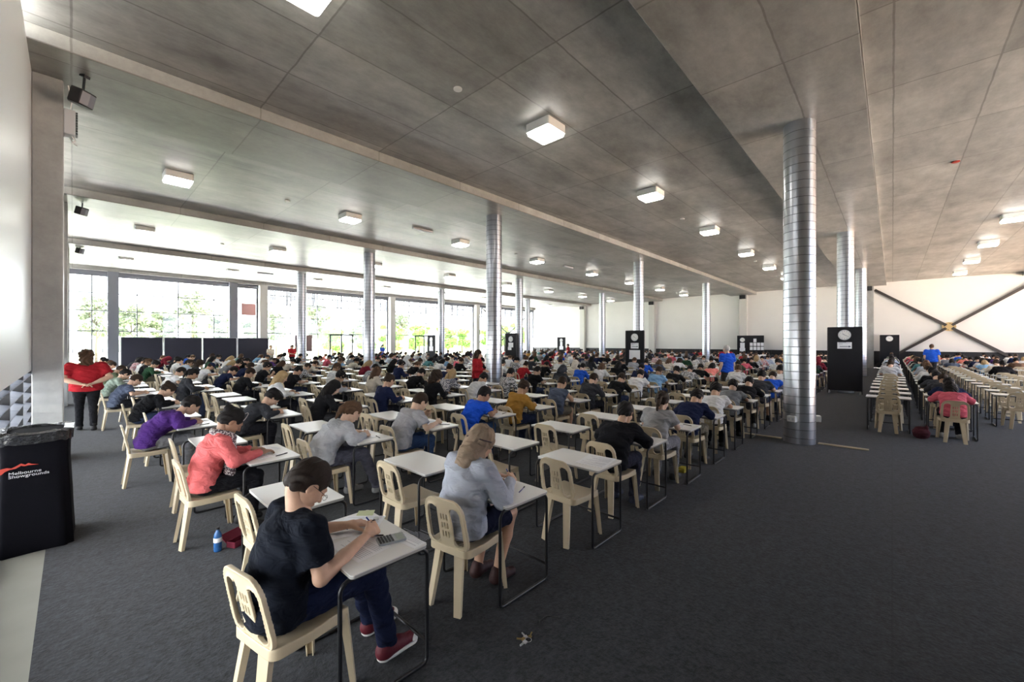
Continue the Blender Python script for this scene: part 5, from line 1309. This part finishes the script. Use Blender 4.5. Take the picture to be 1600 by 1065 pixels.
# calculator
loc, _ = on_desk(s0, .335, -.165); o = empty('calculator', loc); o.rotation_euler = (0, 0, -.28); tag(o, label='silver grey calculator with black keys on the nearest desk', cat='calculator')
MB().prism(rrect(-.08, .08, -.05, .05, .01), 0, .013).build('casing', mat('calc_silver', (.33, .35, .36), .4), o, bevel=.002)
MB().box(.028, .068, -.038, .038, .0131, .0145).build('display', mat('calc_lcd', (.42, .47, .40), .2), o)
for r_ in range(5):
    for c_ in range(5):
        x = -.068 + .0175 * r_; y = -.036 + .018 * c_
        MB().box(x - .0055, x + .0055, y - .006, y + .006, .0131, .017).build('key', M_BLACKP, o)
# the pen in the writing hand
def held_pen(person_o, p, i, col, label):
    s_ = (1, -1)[i]; _, g, h_, t_, n_v = hand_prims(p['wr'][i], p['el'][i], p['hands'][i], s_)
    tip = g + h_ * .02 + V3(0, 0, -.035); top_ = tip + V3(-.075, .0, .115) * 1.0 - t_ * .02
    M = person_o.matrix_basis; a = M @ Vector(tip); b = M @ Vector(top_); a.z = max(a.z, .7245)
    o = empty('pen', a); tag(o, label=label, cat='pen', group='pens held in writing hands')
    d = Vector(b) - a
    MB().tube([(0, 0, 0), d * .08, d], [.001, .0042, .0042], 8).build('barrel', mat('pen_held_%d' % i, col, .3), o, smooth=True)
    MB().tube([d * 1.002, d * 1.12], [.0047, .004], 8).build('end_cap', mat('blue_cap', (.02, .06, .45), .3), o, smooth=True)
held_pen(man, pm, 1, (.02, .04, .30), 'blue pen in the hand of the person in the black T-shirt')
held_pen(gw, pg, 1, (.02, .02, .03), 'dark pen in the hand of the person in the headscarf')
sheet(s1, .16, .02, .15, 'exam paper under the arm of the person in the headscarf', n=2); sheet(s1, .30, .15, .4, 'folded exam sheet at the back of the headscarfed person\'s desk')
pen(on_desk(s1, .33, -.20)[0], .4, 'purple pen lying alone on the headscarfed person\'s desk', (.15, .12, .35))
o = MB().prism(rrect(-.07, .07, -.035, .035, .01), 0, .01).build('phone', M_BLACKP, None, loc=on_desk(s1, .27, .0)[0][:2] + (.7245,)); o.rotation_euler = (0, 0, .3); tag(o, label='dark calculator lying on the headscarfed person\'s desk', cat='calculator'); o.name = 'pocket_calculator'
sheet(s2, .20, -.19, .08, 'stapled exam paper left on the unused desk, third row beside the aisle', n=3); sheet(s2, .33, -.17, .15, 'second sheet on the unused third row desk', z=.7246)
M_BOT = mat('clear_bottle', (.75, .82, .88), .08, spec=.8); M_BOT.node_tree.nodes['Principled BSDF'].inputs['Transmission Weight'].default_value = .85
def bottle(loc, label, m_body, m_cap, k=1.0):
    o = empty('water_bottle', loc); o.scale = (k, k, k); tag(o, label=label, cat='bottle', group='water bottles')
    prof = [(.028, 0), (.032, .006), (.032, .03), (.030, .035), (.032, .04), (.032, .07), (.030, .075), (.032, .08), (.032, .13), (.028, .155), (.014, .185), (.0125, .195)]
    b = MB().lathe(prof, 20).build('bottle_body', m_body, o, smooth=True); MB().lathe([(.015, .195), (.015, .212), (.013, .215)], 16).build('cap', m_cap, o)
    MB().lathe([(.0326, .085), (.0326, .125)], 20, caps=False).build('paper_label', M_PAPER, o, smooth=True)
bottle((s1['x'] + .25 + .22, s1['y'] + .29, .7206), 'clear water bottle on the headscarfed person\'s desk', M_BOT, mat('blue_cap', (.02, .06, .45), .3))
bottle((.90, 4.50, 0), 'blue water bottle standing on the carpet behind the coral-topped person', mat('blue_plastic', (.03, .12, .32), .2), M_BLACKP)
o = empty('pencil_case', (1.08, 4.52, 0)); o.rotation_euler = (0, 0, .5); tag(o, label='open dark red pencil case on the carpet beside the blue bottle', cat='pencil case')
m = MB().box(-.10, .10, -.05, -.042, 0, .055).box(-.10, .10, .042, .05, 0, .055).box(-.10, -.092, -.042, .042, 0, .055).box(.092, .10, -.042, .042, 0, .055).box(-.10, .10, -.05, .05, 0, .006)
m.build('pouch', mat('dark_red_cloth', (.16, .01, .03), .7), o, bevel=.004)
MB().box(-.10, .10, -.002, .006, 0, .10, Matrix.Translation((0, .052, .04)) @ Matrix.Rotation(math.radians(-55), 4, 'X')).build('flap', mat('dark_red_cloth', (.16, .01, .03), .7), o, bevel=.003)
for q in range(3): tag(MB().tube([(-.07, 0, 0), (.07, 0, 0)], .005, 6).build('marker_pen', mat('marker_%d' % q, [(.5, .5, .5), (.03, .05, .25), (.3, .02, .05)][q], .4), None, loc=(1.08 + .02 * q, 4.50 + .018 * q, .012 + .0005 * q)), label='%s pen inside the red pencil case' % ('grey', 'blue', 'dark red')[q], cat='pen', group='pens in the red pencil case')
o = empty('key_ring', (1.98, 1.70, 0)); tag(o, label='bunch of keys lying on the carpet in front of the headscarfed person\'s chair', cat='keys')
m = MB(); m.tube([(.02 * math.cos(a), .02 * math.sin(a), .003) for a in np.linspace(0, 6.28, 14)[:-1]], .0018, 5, closed=True); m.build('ring', M_ALU, o)
for q in range(4):
    R = Matrix.Rotation(q * .9 + .4, 4, 'Z'); MB().box(.02, .042, -.012, .012, .001, .004 + .002 * q, R).box(.042, .075, -.004, .004, .001, .004 + .002 * q, R).build('key', M_ALU if q % 2 else mat('brass', (.4, .3, .12), .35, metal=.8), o)
o = empty('strap', (2.12, 1.72, 0)); MB().tube([(0, 0, .004), (.05, .04, .004), (.12, .03, .004), (.17, -.03, .004), (.15, -.05, .004)], .004, 6).build('cord', M_BLACKP, o, smooth=True); o.name = 'lanyard'; tag(o, label='black lanyard cord on the carpet beside the keys', cat='lanyard')
o = MB().box(-.08, .08, -.05, .05, 0, .05).prism([(-.08, -.05), (.0, -.07), (.08, -.05), (.06, .05), (-.06, .05)], .03, .07).build('yellow_bag', mat('yellow_cloth', (.5, .40, .03), .7), None, loc=(6.1, 2.25, 0), bevel=.012); tag(o, label='small yellow pouch on the carpet under a desk beside the aisle, sixth row', cat='pouch')
o = sdf_mesh('bag', [Ell((0, 0, .10), (.16, .13, .13), k=.02), Cap((-.05, -.08, .2), (.05, -.08, .24), .02, k=.02)], .012, M_FABRIC, wrinkle(.005)); o = setc(link('shoulder_bag', o, None, (11.5, -.42, 0)), (.10, .03, .04)); tag(o, label='dark burgundy bag on the carpet left of the pink-topped student, right block', cat='bag')
# papers for the other sitters near enough to show them
cnt = 0
for s, po in people:
    if s['n'] > 170: break
    r_ = random.Random(s['n']); w = where(s)
    sheet(s, r_.uniform(.17, .22), r_.uniform(-.12, .02), r_.uniform(-.2, .3), 'exam paper being written on, ' + w, lines=s['n'] < 60, n=2)
    if r_.random() < .6: sheet(s, r_.uniform(.24, .32), r_.uniform(.12, .22), r_.uniform(-.3, .5), 'loose question sheet, ' + w, lines=s['n'] < 60)
for key in HERO - {(0, 0), (1, 0)}:
    s = SEAT[('L',) + key]; sheet(s, .20, -.06, .1, 'exam paper being written on, ' + where(s), n=2); sheet(s, .30, .2, .4, 'loose question sheet, ' + where(s))
    pen(on_desk(s, .33, -.2)[0], .4 + key[0], 'dark pen on the desk, ' + where(s), (.02, .02, .04))
